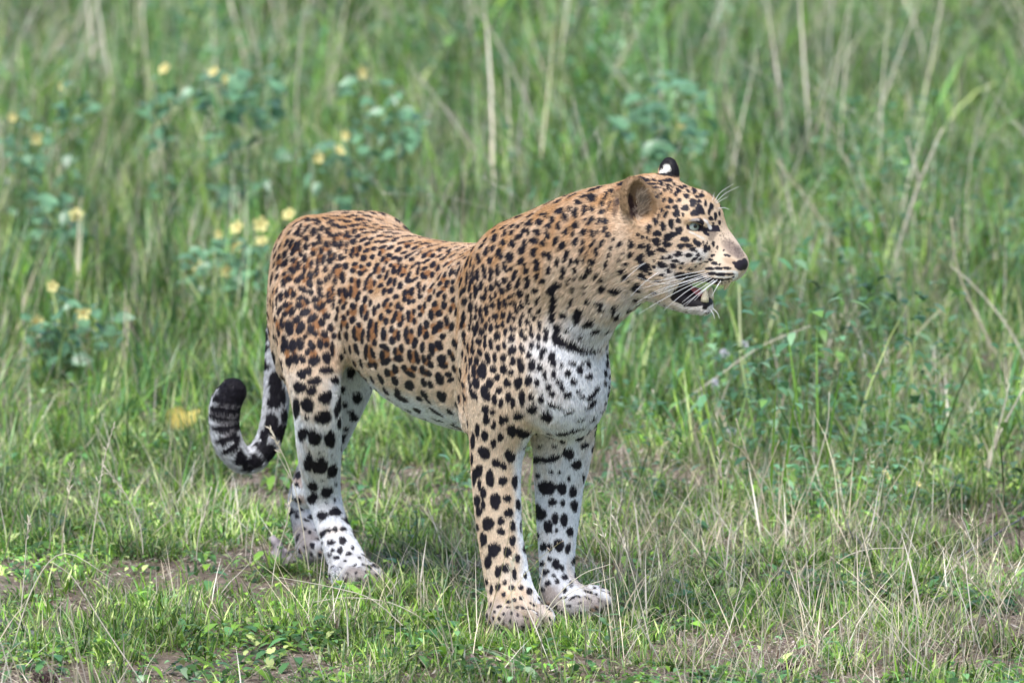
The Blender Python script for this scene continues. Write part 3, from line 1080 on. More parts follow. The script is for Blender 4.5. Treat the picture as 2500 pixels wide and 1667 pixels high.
FACE = [(757, 575, 28, 30), (832, 528, 28, 26), (813, 587, 13, 14), (900, 480, 26, 36, 10), (960, 540, 30, 45, -20), (915, 575, 34, 26), (846, 424, 24, 20), (752, 405, 16, 20), (706, 466, 22, 22), (746, 518, 22, 18),
        (684, 522, 20, 16), (664, 585, 16, 28, 20), (778, 462, 22, 14, -20), (713, 378, 10, 18), (655, 377, 12, 12), (776, 378, 25, 14, 30), (683, 358, 12, 16), (640, 688, 22, 36), (713, 668, 26, 36), (772, 640, 24, 20),
        (590, 750, 32, 26), (520, 710, 20, 36, 10), (700, 775, 54, 30, -20), (780, 724, 28, 30), (576, 645, 18, 28), (583, 822, 34, 34), (675, 845, 40, 22), (797, 860, 28, 24), (630, 893, 38, 20, 10), (535, 922, 36, 22, -25),
        (452, 860, 30, 22, -25), (515, 875, 24, 30), (505, 790, 14, 16), (458, 783, 14, 16), (420, 760, 16, 14), (352, 815, 14, 14), (370, 850, 26, 24, -30), (360, 935, 28, 22, -30), (445, 968, 34, 36), (320, 1015, 24, 12),
        (210, 1040, 20, 18), (285, 1078, 28, 26), (264, 970, 14, 12), (355, 1162, 20, 16), (320, 1125, 38, 18, -30), (118, 1225, 40, 34, -30), (230, 1245, 54, 32), (420, 1225, 46, 34), (485, 1045, 46, 36), (465, 1125, 48, 22, 15),
        (530, 1100, 20, 14), (600, 1160, 30, 12), (632, 1022, 40, 24, 10), (730, 1030, 30, 18, 15), (775, 928, 32, 22), (693, 1075, 24, 20), (640, 1112, 26, 14), (746, 1082, 10, 10), (643, 962, 20, 14), (700, 955, 22, 16),
        (752, 988, 36, 12), (812, 1010, 20, 12), (867, 938, 32, 16), (911, 975, 28, 14, -30), (865, 855, 28, 18), (900, 885, 30, 14, -20), (950, 840, 18, 26), (917, 820, 14, 26), (830, 800, 34, 22), (882, 1058, 22, 14),
        (945, 935, 16, 16), (970, 972, 16, 12), (1015, 995, 16, 8), (1052, 978, 22, 10, 15), (1010, 880, 20, 28), (1038, 878, 12, 20), (1075, 840, 14, 20), (1085, 1008, 26, 14), (1068, 940, 20, 10, -15), (1110, 870, 10, 14),
        (835, 340, 18, 14), (800, 350, 24, 10, 30), (860, 380, 20, 10, 30), (915, 375, 20, 26), (955, 470, 16, 16), (935, 430, 16, 12), (975, 420, 26, 16), (1010, 490, 14, 22), (1060, 520, 16, 34), (1055, 620, 18, 18), (1095, 600, 12, 34),
        (1130, 580, 10, 20), (1075, 665, 10, 12), (1130, 655, 10, 22), (1040, 560, 12, 24), (500, 285, 26, 14), (560, 285, 22, 10), (550, 318, 44, 10), (580, 350, 36, 8), (620, 295, 22, 12), (632, 322, 20, 14), (690, 290, 40, 12),
        (690, 330, 26, 8, 20), (740, 320, 10, 14), (625, 405, 10, 18), (590, 430, 16, 16), (600, 600, 14, 20, 30), (630, 550, 14, 20, 30), (650, 460, 14, 20, 20), (440, 265, 40, 12), (240, 285, 50, 16, -15), (225, 320, 36, 16, -20),
        (190, 380, 24, 20), (150, 320, 34, 14, -20), (200, 850, 14, 20), (170, 940, 16, 20), (140, 1020, 20, 34, 20), (60, 900, 20, 30), (30, 745, 20, 40), (110, 830, 20, 26, 30), (75, 740, 12, 16), (160, 760, 20, 24), (135, 715, 22, 22, -30),
        (215, 795, 12, 14), (95, 640, 24, 24), (130, 640, 20, 24), (20, 625, 22, 36, 30), (115, 560, 30, 20), (175, 500, 14, 44, 20), (115, 485, 18, 26), (25, 525, 24, 28), (35, 430, 34, 26), (165, 440, 18, 22), (130, 410, 16, 18),
        (90, 1350, 42, 34, -20), (130, 1405, 50, 26), (215, 1390, 34, 34, -30), (240, 1460, 40, 30), (340, 1440, 40, 22, -10), (20, 985, 30, 24, -30), (90, 1160, 30, 22, -30), (60, 1110, 18, 30, 30), (1185, 936, 20, 9, 10), (1210, 945, 14, 8, 10),
        (1165, 895, 8, 8), (990, 830, 8, 14), (1022, 830, 8, 12), (930, 905, 12, 10), (1130, 1018, 10, 8), (965, 1012, 10, 8), (925, 1035, 12, 10), (800, 1045, 14, 12), (560, 1040, 16, 12), (560, 985, 12, 10), (300, 915, 12, 12), (265, 840, 16, 30, 30)]
zmarks([f for f in FACE if f[0] > 235], 1440, 360, 3.5636, grow=1.2, wob=.2)
STRIPE = [(1045, 1055, 44, 15), (1120, 1052, 40, 14), (1195, 1050, 40, 13, 4), (1060, 1098, 46, 17), (1140, 1105, 54, 16), (1220, 1104, 44, 11), (1060, 1146, 42, 15, 6), (1125, 1152, 50, 14, 2), (1195, 1148, 40, 9, -6),
          (1250, 1128, 16, 7, -20), (1180, 1172, 10, 8), (1212, 1166, 8, 8), (1150, 1180, 10, 8), (1240, 1150, 7, 6)]
zmarks(STRIPE, 1440, 360, 3.5636, wob=.1)
# eye: black rims, white above the inner corner and below the lid
zmarks([(1016, 648, 12, 30, -38), (1042, 690, 15, 26, -34)], 1440, 360, 3.5636, col=(.74, .70, .66), layer=6, wob=.1, op=.85, edge=.3)
zmarks([(898, 748, 42, 9, 24), (968, 782, 42, 11, 24)], 1440, 360, 3.5636, col=(.66, .60, .53), layer=4, wob=.08)
zmarks([(908, 690, 47, 39, 12)], 1440, 360, 3.5636, col=(.012, .010, .014), layer=3, wob=.06)
zmarks([(972, 700, 36, 30, 48), (1012, 745, 38, 18, 42)], 1440, 360, 3.5636, col=(.018, .014, .024), layer=5, wob=.1)
zmarks([(915, 632, 46, 12, -8)], 1440, 360, 3.5636, col=(.33, .29, .27), layer=4, wob=.15)
zmarks([(1065, 765, 36, 50, 25)], 1440, 360, 3.5636, col=(.09, .07, .07), layer=2, op=.6, edge=.5, wob=.1)
# muzzle: greyish bridge, dark nose, black lips, the open mouth's darkness painted in
zmarks([(1240, 880, 95, 55, 42), (1300, 920, 60, 40, 50)], 1440, 360, 3.5636, col=(.22, .165, .14), layer=1, op=.8, edge=.7, wob=.1)
zmarks([(1215, 985, 60, 26, 20)], 1440, 360, 3.5636, col=(.30, .19, .11), layer=1, op=.5, edge=.9, steep=.8)
zmarks([(1318, 1026, 50, 48, -30), (1270, 1012, 34, 18, 25), (1352, 1015, 36, 52)], 1440, 360, 3.5636, col=(.022, .016, .022), layer=5, wob=.05, edge=.12, steep=.75)
zmarks([(1270, 1130, 20, 44, 30), (1150, 1080, 120, 7), (1175, 1128, 90, 6), (1225, 1178, 60, 22, -18), (1270, 1090, 24, 14)], 1440, 360, 3.5636, col=(.80, .76, .70), layer=2, wob=.1)
zmarks([(880, 1120, 140, 34, -6), (1010, 1170, 120, 26, 0), (800, 1230, 52, 100, 10), (850, 1330, 60, 56), (940, 1345, 110, 36, -6), (1040, 1320, 50, 34, -15), (900, 1230, 120, 110), (1010, 1240, 100, 70)], 1440, 360, 3.5636,
       col=(.012, .008, .011), layer=5, wob=.04, edge=.10)  # lips, and the mouth cavity's shade painted onto the flesh inside
zmarks([(960, 1245, 50, 26, -25), (925, 1215, 30, 20, -20)], 1440, 360, 3.5636, col=(.16, .03, .035), layer=6, wob=.1, edge=.4)
zmarks([(640, 1060, 70, 50), (720, 1110, 70, 50), (720, 1220, 30, 50), (820, 950, 170, 60, -10), (960, 940, 70, 60)], 1440, 360, 3.5636, col=(.76, .72, .69), layer=1, edge=.9, wob=.1, op=.65)
RS = np.random.default_rng(5)
zmarks([(1120 + 200 * a + RS.normal(0, 24), 745 + 190 * a + RS.normal(0, 26), RS.uniform(3, 6), RS.uniform(4, 8), 40) for a in RS.uniform(0, 1, 110)], 1440, 360, 3.5636, col=(.10, .07, .06), layer=2, edge=.5, op=.6)
zmarks([(RS.uniform(860, 1100), RS.uniform(780, 1010), RS.uniform(4, 7), RS.uniform(4, 7)) for a in range(26)], 1440, 360, 3.5636, layer=2, edge=.5, op=.7)
zmarks([(RS.uniform(560, 1000), RS.uniform(300, 420), RS.uniform(7, 12), RS.uniform(5, 8), 20) for a in range(22)], 1440, 360, 3.5636, layer=2, edge=.4, op=.8)
# paws: soiled towards the toes, then shade lines painted between the toes
zmarks([(470, 1400, 150, 60, 10), (900, 1260, 110, 40, 15), (640, 1210, 60, 60), (460, 1440, 160, 40, 0), (960, 1290, 100, 40, 10)], 1100, 1000, 2.702, col=(.30, .25, .23), layer=1, edge=.9, op=.75)
zmarks([(480, 1330, 130, 40, 30)], 1100, 1000, 2.702, col=(.34, .25, .16), layer=1, edge=.9, op=.5)
zmarks([(860, 1400, 110, 60, 10), (560, 1170, 70, 50)], 500, 800, 2.306, col=(.28, .23, .21), layer=1, edge=.9, op=.75)
zmarks([(345, 1410, 5, 26, 12), (432, 1425, 5, 30, 0), (525, 1415, 5, 28, -14)], 1100, 1000, 2.702, col=(.05, .04, .04), layer=4, edge=.6, op=.8)  # near forepaw: shade in the toe gaps, painted as dark lines
zmarks([(865, 1280, 5, 20, 10), (925, 1262, 5, 22, -10), (965, 1235, 5, 20, -30)], 1100, 1000, 2.702, col=(.05, .04, .04), layer=4, edge=.6, op=.8)  # far forepaw: toe gaps shaded by colour
zmarks([(795, 1415, 5, 24, 12), (850, 1425, 5, 26, 0), (905, 1415, 5, 22, -14)], 500, 800, 2.306, col=(.05, .04, .04), layer=4, edge=.6, op=.8)  # near hind paw: toe gaps shaded by colour
# ear: brown inside with a dark hollow
zmarks([(410, 430, 160, 190, 10), (300, 420, 60, 170)], 1440, 360, 3.5636, col=(.24, .155, .085), layer=1, edge=.3, wob=.05, steep=.85)
zmarks([(375, 560, 60, 80, 10), (345, 470, 36, 60, 10)], 1440, 360, 3.5636, col=(.035, .018, .016), layer=2, edge=.6, wob=.1, steep=.85)
zmarks([(440, 590, 26, 70, 20), (420, 520, 14, 60, 40)], 1440, 360, 3.5636, col=(.45, .36, .28), layer=3, edge=.6, wob=.3, op=.6, steep=.85)
zmarks([(225, 520, 26, 90, 5)], 1440, 360, 3.5636, col=(.09, .06, .05), layer=2, edge=.6, wob=.1, op=.7)  # shadow behind the ear, painted into the coat
zmarks([(695, 170, 110, 100, 0)], 1440, 360, 3.5636, col=(.012, .010, .013), layer=4, edge=.1, wob=.03)
zmarks([(668, 188, 40, 34, -35), (630, 212, 30, 16, -25)], 1440, 360, 3.5636, col=(.80, .77, .70), layer=5, edge=.2, wob=.1)
# collar bar and chest
zmarks([(630, 662, 20, 18), (603, 695, 24, 26), (615, 745, 20, 34, 10), (606, 800, 18, 34), (604, 840, 18, 20), (632, 890, 22, 26), (626, 945, 22, 38), (660, 968, 40, 24, 20), (710, 985, 44, 26, 15), (765, 1008, 46, 20, 12), (825, 1012, 40, 16, -4),
        (600, 1050, 18, 30, 10), (610, 1080, 16, 20), (665, 820, 20, 22), (745, 825, 22, 40, 20), (805, 865, 34, 20, -15), (845, 905, 34, 16, -30), (690, 905, 22, 10), (760, 940, 14, 16), 
       
        (490, 1335, 26, 28), (570, 1375, 30, 30), (450, 1470, 36, 26), (380, 1455, 24, 32), (415, 1375, 28, 22), (615, 1315, 40, 16, 15), (540, 1280, 18, 20), (685, 1255, 20, 16), (690, 1135, 18, 20), (755, 1120, 16, 22), (610, 1145, 14, 20), (720, 1185, 18, 16),
        (655, 1220, 14, 14), (800, 1155, 22, 14, -20), (820, 1260, 34, 12, -40), (815, 1310, 40, 14, -40), (600, 1250, 16, 16), (580, 1215, 16, 20), (640, 1190, 20, 12), (770, 1080, 12, 10), (715, 1080, 20, 10), (655, 1095, 10, 12), (800, 1085, 12, 20),
        (745, 1240, 14, 10), (765, 1270, 16, 10), (845, 1225, 10, 20, 30), (560, 1150, 12, 22), (535, 1110, 16, 20), (660, 1470, 50, 14, -8), (735, 1450, 50, 12, -14), (690, 1350, 30, 12, -20), (760, 1390, 30, 8, -20), (830, 1385, 24, 10, -30)],
       1080, 400, 2.24, wob=.12, grow=1.16)
FORE = [(560, 325, 46, 24), (660, 320, 72, 26, -14), (630, 510, 72, 46), (735, 515, 35, 46), (810, 535, 30, 40), (670, 605, 30, 28), (740, 612, 18, 22), (575, 670, 35, 58, -20), (640, 765, 30, 46), (690, 715, 24, 44), (750, 725, 25, 50), (790, 800, 25, 34),
        (610, 900, 25, 30), (655, 905, 18, 34), (715, 890, 36, 46), (655, 980, 17, 18), (695, 1015, 28, 40), (625, 1065, 25, 22), (750, 1100, 25, 20), (780, 285, 38, 46, -20), (835, 355, 36, 40), (890, 225, 35, 24, -30), (855, 180, 34, 22, -30), (740, 205, 22, 18),
        (685, 235, 18, 16), (525, 460, 15, 58), (820, 630, 25, 40), (880, 440, 12, 35), (700, 795, 12, 18), (665, 800, 10, 14), (660, 405, 20, 16), (715, 410, 14, 16), (572, 430, 20, 16), (780, 450, 12, 22), (590, 235, 16, 14), (775, 910, 18, 40, 10), (735, 1040, 16, 24),
        (600, 1010, 20, 18), (640, 1140, 22, 20), (590, 1110, 14, 12), (700, 1130, 16, 20), (790, 1150, 12, 24), (680, 1090, 16, 12), (600, 1180, 20, 14), (750, 1190, 16, 20),
        (220, 280, 40, 48, -30), (395, 300, 35, 50, -30), (300, 345, 30, 34), (350, 370, 22, 28), (185, 400, 28, 44), (155, 440, 16, 60), (260, 450, 30, 60), (345, 465, 32, 32), (425, 470, 19, 52), (215, 545, 22, 40), (215, 620, 16, 34), (295, 600, 36, 60), (375, 580, 30, 24),
        (447, 620, 17, 38), (170, 595, 25, 38), (185, 665, 24, 34), (385, 675, 32, 30), (245, 750, 42, 46), (332, 730, 26, 30), (332, 800, 28, 26), (410, 760, 22, 36), (462, 760, 8, 44), (213, 850, 24, 48), (285, 920, 42, 54), (375, 935, 28, 38), (410, 860, 22, 40),
        (442, 975, 20, 30), (245, 1000, 26, 48), (312, 1065, 24, 40), (360, 1040, 32, 34), (420, 1080, 17, 44), (492, 1090, 14, 24), (310, 1165, 20, 28), (268, 1178, 14, 34), (355, 1137, 16, 18), (405, 1170, 26, 20), (520, 1192, 24, 24), (465, 1170, 18, 20), (235, 1130, 14, 20),
        (350, 1215, 16, 18), (380, 1262, 20, 14), (420, 1250, 18, 16), (465, 1238, 16, 14), (320, 1295, 22, 9, -15), (380, 1300, 16, 10), (290, 1330, 10, 10), (440, 1300, 16, 10), (480, 1310, 24, 8, 30), (540, 1280, 30, 8, 35), (560, 1330, 26, 8, 35), (400, 1340, 10, 12), (350, 1345, 10, 14),
        (500, 1370, 22, 7, 30), (440, 1350, 8, 14), (590, 1375, 22, 6, 35), (470, 1425, 10, 10), (490, 1390, 6, 10), (110, 80, 18, 26), (145, 200, 16, 60), (175, 130, 18, 46), (225, 165, 24, 34), (285, 215, 18, 40), (325, 180, 20, 30), (235, 60, 24, 40), (280, 100, 16, 30), (330, 60, 16, 34), (368, 55, 16, 30),
        (405, 130, 26, 40), (490, 148, 44, 24), (445, 30, 28, 28), (190, 490, 14, 40), (140, 320, 12, 40), (905, 1200, 30, 10, 20), (960, 1215, 14, 10), (900, 1240, 24, 8, 30), (840, 1230, 20, 8, 20), (800, 1240, 30, 9, -30), (850, 1275, 14, 10), (740, 1240, 30, 10, -20), (780, 1290, 20, 8), (985, 1250, 8, 12)]
zmarks(FORE, 1100, 1000, 2.702, wob=.11, grow=1.0)
HIND = [(575, 430, 40, 44, -30), (668, 500, 54, 38, -20), (680, 387, 46, 34, -20), (545, 590, 28, 46), (615, 612, 40, 52, -15), (708, 622, 36, 50), (578, 752, 28, 58), (650, 772, 48, 54, 20), (725, 797, 28, 48, 15), (605, 885, 38, 30, 40), (690, 915, 42, 32, -30), (595, 955, 34, 34),
        (728, 962, 12, 10), (510, 450, 20, 55), (530, 330, 36, 36), (735, 1032, 34, 28), (660, 1052, 34, 26), (600, 1062, 18, 16), (690, 1135, 25, 15), (660, 1157, 14, 18), (733, 1130, 18, 15), (778, 1128, 18, 15), (775, 1195, 25, 24), (710, 1205, 28, 17), (760, 1250, 18, 24), (810, 1270, 20, 13),
        (740, 1290, 20, 13), (718, 1250, 12, 12), (700, 1272, 16, 12), (830, 1235, 12, 14), (660, 1200, 10, 8), (665, 1240, 14, 13), (790, 1310, 10, 8), (890, 1330, 16, 8), (835, 1340, 14, 7), (870, 1290, 10, 8), (850, 1375, 8, 10), (910, 1370, 10, 8), (720, 1340, 16, 7), (760, 1350, 14, 7),
        (930, 1400, 8, 12), (800, 1380, 10, 7), (570, 500, 16, 18), (480, 500, 9, 50), (520, 690, 16, 60, -15), (500, 560, 12, 40), (610, 300, 34, 22), (645, 700, 8, 10), (715, 710, 8, 8), (665, 850, 18, 10), (740, 870, 10, 12), (685, 980, 14, 8),
        (600, 350, 30, 30), (630, 290, 30, 20), (685, 235, 40, 22), (615, 185, 30, 22), (545, 260, 24, 30, -30), (580, 240, 26, 24), (690, 160, 22, 30), (505, 790, 12, 18), (515, 880, 18, 14), (500, 960, 16, 12), (518, 1055, 14, 14), (570, 1080, 20, 8, 20), (545, 1010, 12, 20), (560, 1130, 14, 10), (590, 1150, 10, 12),
        (760, 420, 22, 60, 10), (860, 390, 34, 34), (850, 500, 34, 22, -30), (800, 560, 20, 20), (780, 600, 24, 16), (780, 630, 20, 16), (760, 530, 16, 34), (735, 290, 24, 22), (770, 345, 24, 22), (825, 470, 24, 14), (790, 430, 16, 24), (745, 470, 12, 30)]
zmarks(HIND, 500, 800, 2.306, wob=.11, grow=1.0)
TAILM = [(385, 165, 18, 36), (400, 290, 34, 50), (395, 350, 30, 30), (390, 412, 34, 36), (373, 515, 32, 40), (440, 580, 40, 44), (335, 610, 18, 44), (375, 695, 42, 44), (300, 750, 38, 32), (450, 490, 18, 36), (440, 380, 18, 40),
         (168, 350, 71, 66), (164, 430, 78, 38), (146, 482, 82, 30), (136, 526, 78, 22), (130, 578, 72, 24, -8), (190, 570, 26, 20, 10), (118, 640, 60, 22, -25), (185, 630, 22, 14), (148, 695, 58, 20, -40), (200, 735, 22, 40, 10), (235, 770, 22, 40, -5), (300, 815, 50, 14), (265, 800, 16, 16), (340, 805, 20, 12)]
zmarks(TAILM, 500, 800, 2.306, wob=.12, grow=1.17, col=(.014, .012, .018))
zmarks([(150, 455, 74, 5, 8), (142, 508, 70, 6, 4), (128, 548, 62, 8, -6), (130, 605, 56, 7, -20)], 500, 800, 2.306, col=(.34, .32, .34), layer=4, edge=.5, wob=.3, op=.8)
for c_, n_ in ((TAILP[-1], 0), (TAILP[-6], 0), (TAILP[-12], 0)):        # the far side of the tail's black tip
    add_mark(c_ + np.array([0, .03, 0]), np.array([0, 1., 0]), np.array([.034, 0, 0]), np.array([0, 0, .03]), BLACK, 3)

TILE_A = [(1170, 150, 70, 25, -10), (1300, 130, 60, 20), (1420, 170, 100, 20), (1680, 130, 90, 25), (1700, 165, 90, 20, -5), (1500, 230, 90, 22), (1750, 240, 60, 28, 10), (1870, 215, 60, 30, 10), (1980, 170, 60, 30, 20), (2110, 230, 80, 40, 25), (1310, 268, 60, 25), (1290, 215, 50, 12), (1150, 200, 60, 15, -10), (1115, 290, 60, 30, -10),
          (970, 285, 45, 50, -40), (1590, 300, 60, 26, 5), (1730, 330, 70, 30), (1400, 330, 75, 40, -30), (1950, 290, 85, 38), (2150, 325, 55, 26, 30), (2050, 355, 55, 20, 10), (1165, 350, 55, 35, -30), (1490, 405, 65, 40, 5), (1630, 440, 80, 30, -5), (1860, 400, 105, 30, -8), (2080, 410, 60, 20), (2270, 388, 60, 25), (2200, 445, 50, 18),
          (2010, 475, 60, 22), (1240, 450, 50, 45, -40), (1345, 490, 65, 35, -45), (1085, 510, 52, 72, 10), (960, 440, 30, 85, 40), (830, 420, 30, 75, 35), (740, 530, 25, 55, 30), (860, 570, 25, 48, 20), (800, 530, 25, 65, 25), (1390, 575, 50, 38, -60), (1190, 620, 42, 60), (1200, 700, 38, 42), (1530, 580, 85, 28, -20), (1470, 620, 25, 40),
          (1700, 570, 70, 36, -50), (1770, 615, 40, 28, -10), (1860, 510, 50, 40, -50), (1930, 595, 60, 32, -15), (2080, 535, 65, 20), (2240, 525, 60, 28), (2030, 670, 80, 30, -25), (2180, 655, 50, 28, -20), (2110, 745, 70, 30, -20), (2290, 710, 60, 25, -5), (1840, 705, 60, 50), (950, 640, 55, 45, -40), (930, 790, 48, 58, 20), (1080, 750, 50, 40, -30),
          (1330, 750, 58, 58), (1480, 740, 48, 58), (1590, 760, 45, 75, 20), (1710, 765, 32, 50), (1700, 890, 30, 50), (1220, 870, 38, 58), (1380, 910, 42, 62, 20), (1065, 920, 50, 50), (1470, 980, 33, 68, 10), (1380, 1060, 52, 56), (1260, 1040, 32, 95, 10), (1150, 1090, 33, 85), (1590, 1010, 48, 58), (1680, 1010, 28, 28), (1830, 870, 38, 58, 20),
          (1800, 970, 38, 48), (1960, 840, 38, 58), (1910, 960, 40, 38, -45), (2085, 880, 60, 35, -25), (2230, 840, 48, 40), (2200, 1000, 50, 42, -40), (2030, 1020, 55, 58), (2130, 1140, 48, 40), (560, 710, 30, 75, 30), (640, 740, 33, 85, 25), (730, 740, 28, 50, 20), (800, 760, 36, 85, 20), (680, 880, 42, 80, 30), (825, 930, 40, 58), (525, 930, 38, 78, 25),
          (415, 980, 38, 58, 25), (340, 940, 28, 75, 25), (235, 1050, 38, 95, 20), (320, 1130, 24, 58, 20), (530, 1110, 72, 55, -40), (580, 1040, 28, 50), (390, 1180, 38, 52, 20), (690, 1050, 46, 58, 25), (790, 1150, 38, 78, 10), (670, 1240, 62, 66, -10), (910, 1020, 42, 78, 10), (1030, 1130, 33, 68), (895, 1230, 38, 68), (1300, 1220, 38, 66, 20),
          (1130, 1260, 33, 75), (520, 1310, 50, 38, -20), (380, 1350, 42, 58, 20), (610, 1400, 43, 52), (500, 1470, 43, 76, -10), (270, 1400, 38, 105, 5), (205, 1310, 24, 85, 10), (150, 1300, 22, 78, 10), (760, 1430, 48, 56, 20), (840, 1370, 48, 48), (1010, 1340, 56, 66), (990, 1500, 56, 66, -20), (1180, 1470, 52, 52), (1380, 1370, 33, 58, 10),
          (1300, 1420, 28, 56), (1460, 1250, 33, 58, 10), (1540, 1165, 48, 40), (1690, 1170, 52, 58, 40), (1860, 1130, 55, 33, -10), (1820, 1260, 50, 43), (1980, 1180, 38, 38), (1970, 1310, 62, 43, 20), (2070, 1260, 38, 24, -30), (1630, 1390, 42, 105), (1490, 1440, 33, 76), (1800, 1440, 43, 48), (1930, 1500, 38, 76), (2160, 1350, 33, 48, 20),
          (2080, 1480, 28, 95, 15), (2240, 1500, 33, 58), (2250, 1240, 38, 76, 10), (2300, 1140, 43, 38), (440, 770, 20, 58, 25), (340, 800, 18, 80, 30), (720, 370, 60, 26, -38), (620, 520, 50, 26, -45), (850, 300, 60, 16, -30)]
BROWN_A = [(1530, 640, 60, 45), (1890, 890, 55, 70), (1420, 990, 50, 55), (740, 1110, 65, 85), (1560, 1290, 70, 85), (2020, 1230, 55, 55), (970, 1110, 40, 85), (560, 1380, 50, 60), (1080, 850, 50, 40), (1200, 980, 40, 90), (420, 1090, 40, 70), (800, 850, 40, 60), (900, 1420, 60, 40), (1870, 1190, 50, 40), (1330, 830, 50, 50), (660, 800, 40, 60), (800, 480, 40, 60, 30), (1720, 640, 50, 30), (1880, 1480, 40, 70)]
TILE_B = [(180, 50, 24, 58), (305, 60, 28, 58), (380, 40, 24, 58), (440, 165, 42, 76), (555, 125, 42, 76), (680, 125, 48, 62, 20), (640, 0, 40, 25), (250, 240, 24, 76), (360, 280, 20, 95), (295, 340, 20, 85), (200, 240, 15, 75), (860, 40, 95, 42, 35), (1010, 95, 52, 43), (1190, 30, 48, 43), (1210, 145, 66, 42, 25), (820, 205, 76, 38, -15),
          (940, 260, 42, 66, -20), (790, 345, 62, 58), (1100, 235, 66, 52), (530, 330, 52, 58, 30), (640, 305, 30, 22, -30), (410, 440, 38, 76, 20), (515, 500, 48, 58), (650, 460, 52, 72, 10), (1250, 340, 43, 58), (1145, 390, 76, 47, 25), (1365, 270, 48, 38), (1460, 230, 24, 48), (1350, 150, 38, 56, 20), (1440, 60, 28, 75), (1570, 100, 38, 72),
          (1680, 120, 47, 95, -15), (1580, 280, 38, 48), (1640, 390, 48, 48), (1690, 310, 24, 38), (900, 475, 100, 60, -25), (1040, 590, 100, 60, -35), (1320, 545, 62, 62), (740, 615, 66, 57, -20), (460, 680, 38, 95, -10), (600, 770, 70, 122, -8), (815, 775, 66, 105, 25), (1225, 670, 57, 72), (1395, 780, 57, 66), (1010, 800, 57, 76, 20),
          (1090, 880, 62, 48, 30), (1275, 900, 72, 57, 35), (1460, 930, 43, 52), (1570, 930, 33, 76), (905, 930, 38, 48, 20), (330, 590, 38, 58), (395, 840, 33, 85, -15), (520, 1040, 45, 130, -15), (480, 1150, 38, 85), (660, 1110, 62, 105, 5), (810, 1080, 57, 105, -10), (1030, 1110, 57, 86, -30), (1190, 1080, 52, 90), (1310, 1090, 48, 57),
          (1420, 1180, 36, 125), (950, 1240, 43, 57), (1075, 1400, 100, 80, -20), (1310, 1350, 62, 105, -10), (720, 1360, 47, 95, -15), (850, 1370, 48, 76, -30), (580, 1420, 43, 85, -10), (1780, 100, 38, 105), (1920, 180, 43, 95, 15), (1830, 370, 66, 57, 15), (1730, 495, 33, 52), (1650, 590, 48, 52), (1820, 630, 55, 66, 35), (1510, 590, 33, 57),
          (1530, 440, 28, 66), (1450, 360, 20, 58), (1600, 770, 33, 66), (1715, 760, 33, 57), (1700, 940, 47, 76, 10), (1940, 730, 48, 48, 30), (1840, 880, 42, 105), (2005, 920, 38, 105, 10), (1880, 1000, 38, 38), (2000, 1030, 38, 57), (1990, 460, 43, 105, 5), (2080, 560, 42, 85, 20), (2060, 240, 48, 72, 15), (2160, 310, 33, 66, 10), (2230, 460, 38, 85),
          (2310, 370, 33, 48), (2060, 30, 38, 38), (2170, 90, 48, 33), (2150, 720, 46, 105, 10), (2120, 930, 38, 105), (2270, 810, 38, 125), (2240, 1060, 48, 57), (2070, 1240, 47, 125, 10), (2200, 1270, 42, 95, -20), (1760, 1200, 38, 76), (1890, 1190, 52, 95, -15), (1840, 1460, 47, 66, -20), (1980, 1460, 43, 95), (2150, 1500, 57, 57), (2250, 1510, 48, 66),
          (1670, 1210, 28, 57), (1600, 1340, 38, 57), (300, 730, 24, 90, -12), (360, 980, 24, 90, -18), (640, 1370, 24, 80, -14)]
BROWN_B = [(880, 310, 70, 55), (1200, 290, 60, 40), (590, 380, 65, 75), (1120, 720, 90, 60, -30), (1290, 1010, 60, 60), (1640, 160, 40, 120), (1860, 90, 60, 105), (1830, 480, 60, 70), (1650, 690, 50, 60), (1930, 880, 70, 120), (2200, 850, 60, 155), (2140, 1260, 50, 125), (1060, 1270, 60, 60), (700, 1250, 40, 60), (640, 60, 40, 50), (1410, 110, 60, 110), (1240, 440, 60, 40), (2050, 420, 40, 90), (380, 700, 30, 90, -10), (2200, 1440, 60, 50), (560, 1260, 40, 70, -10), (760, 690, 40, 40)]
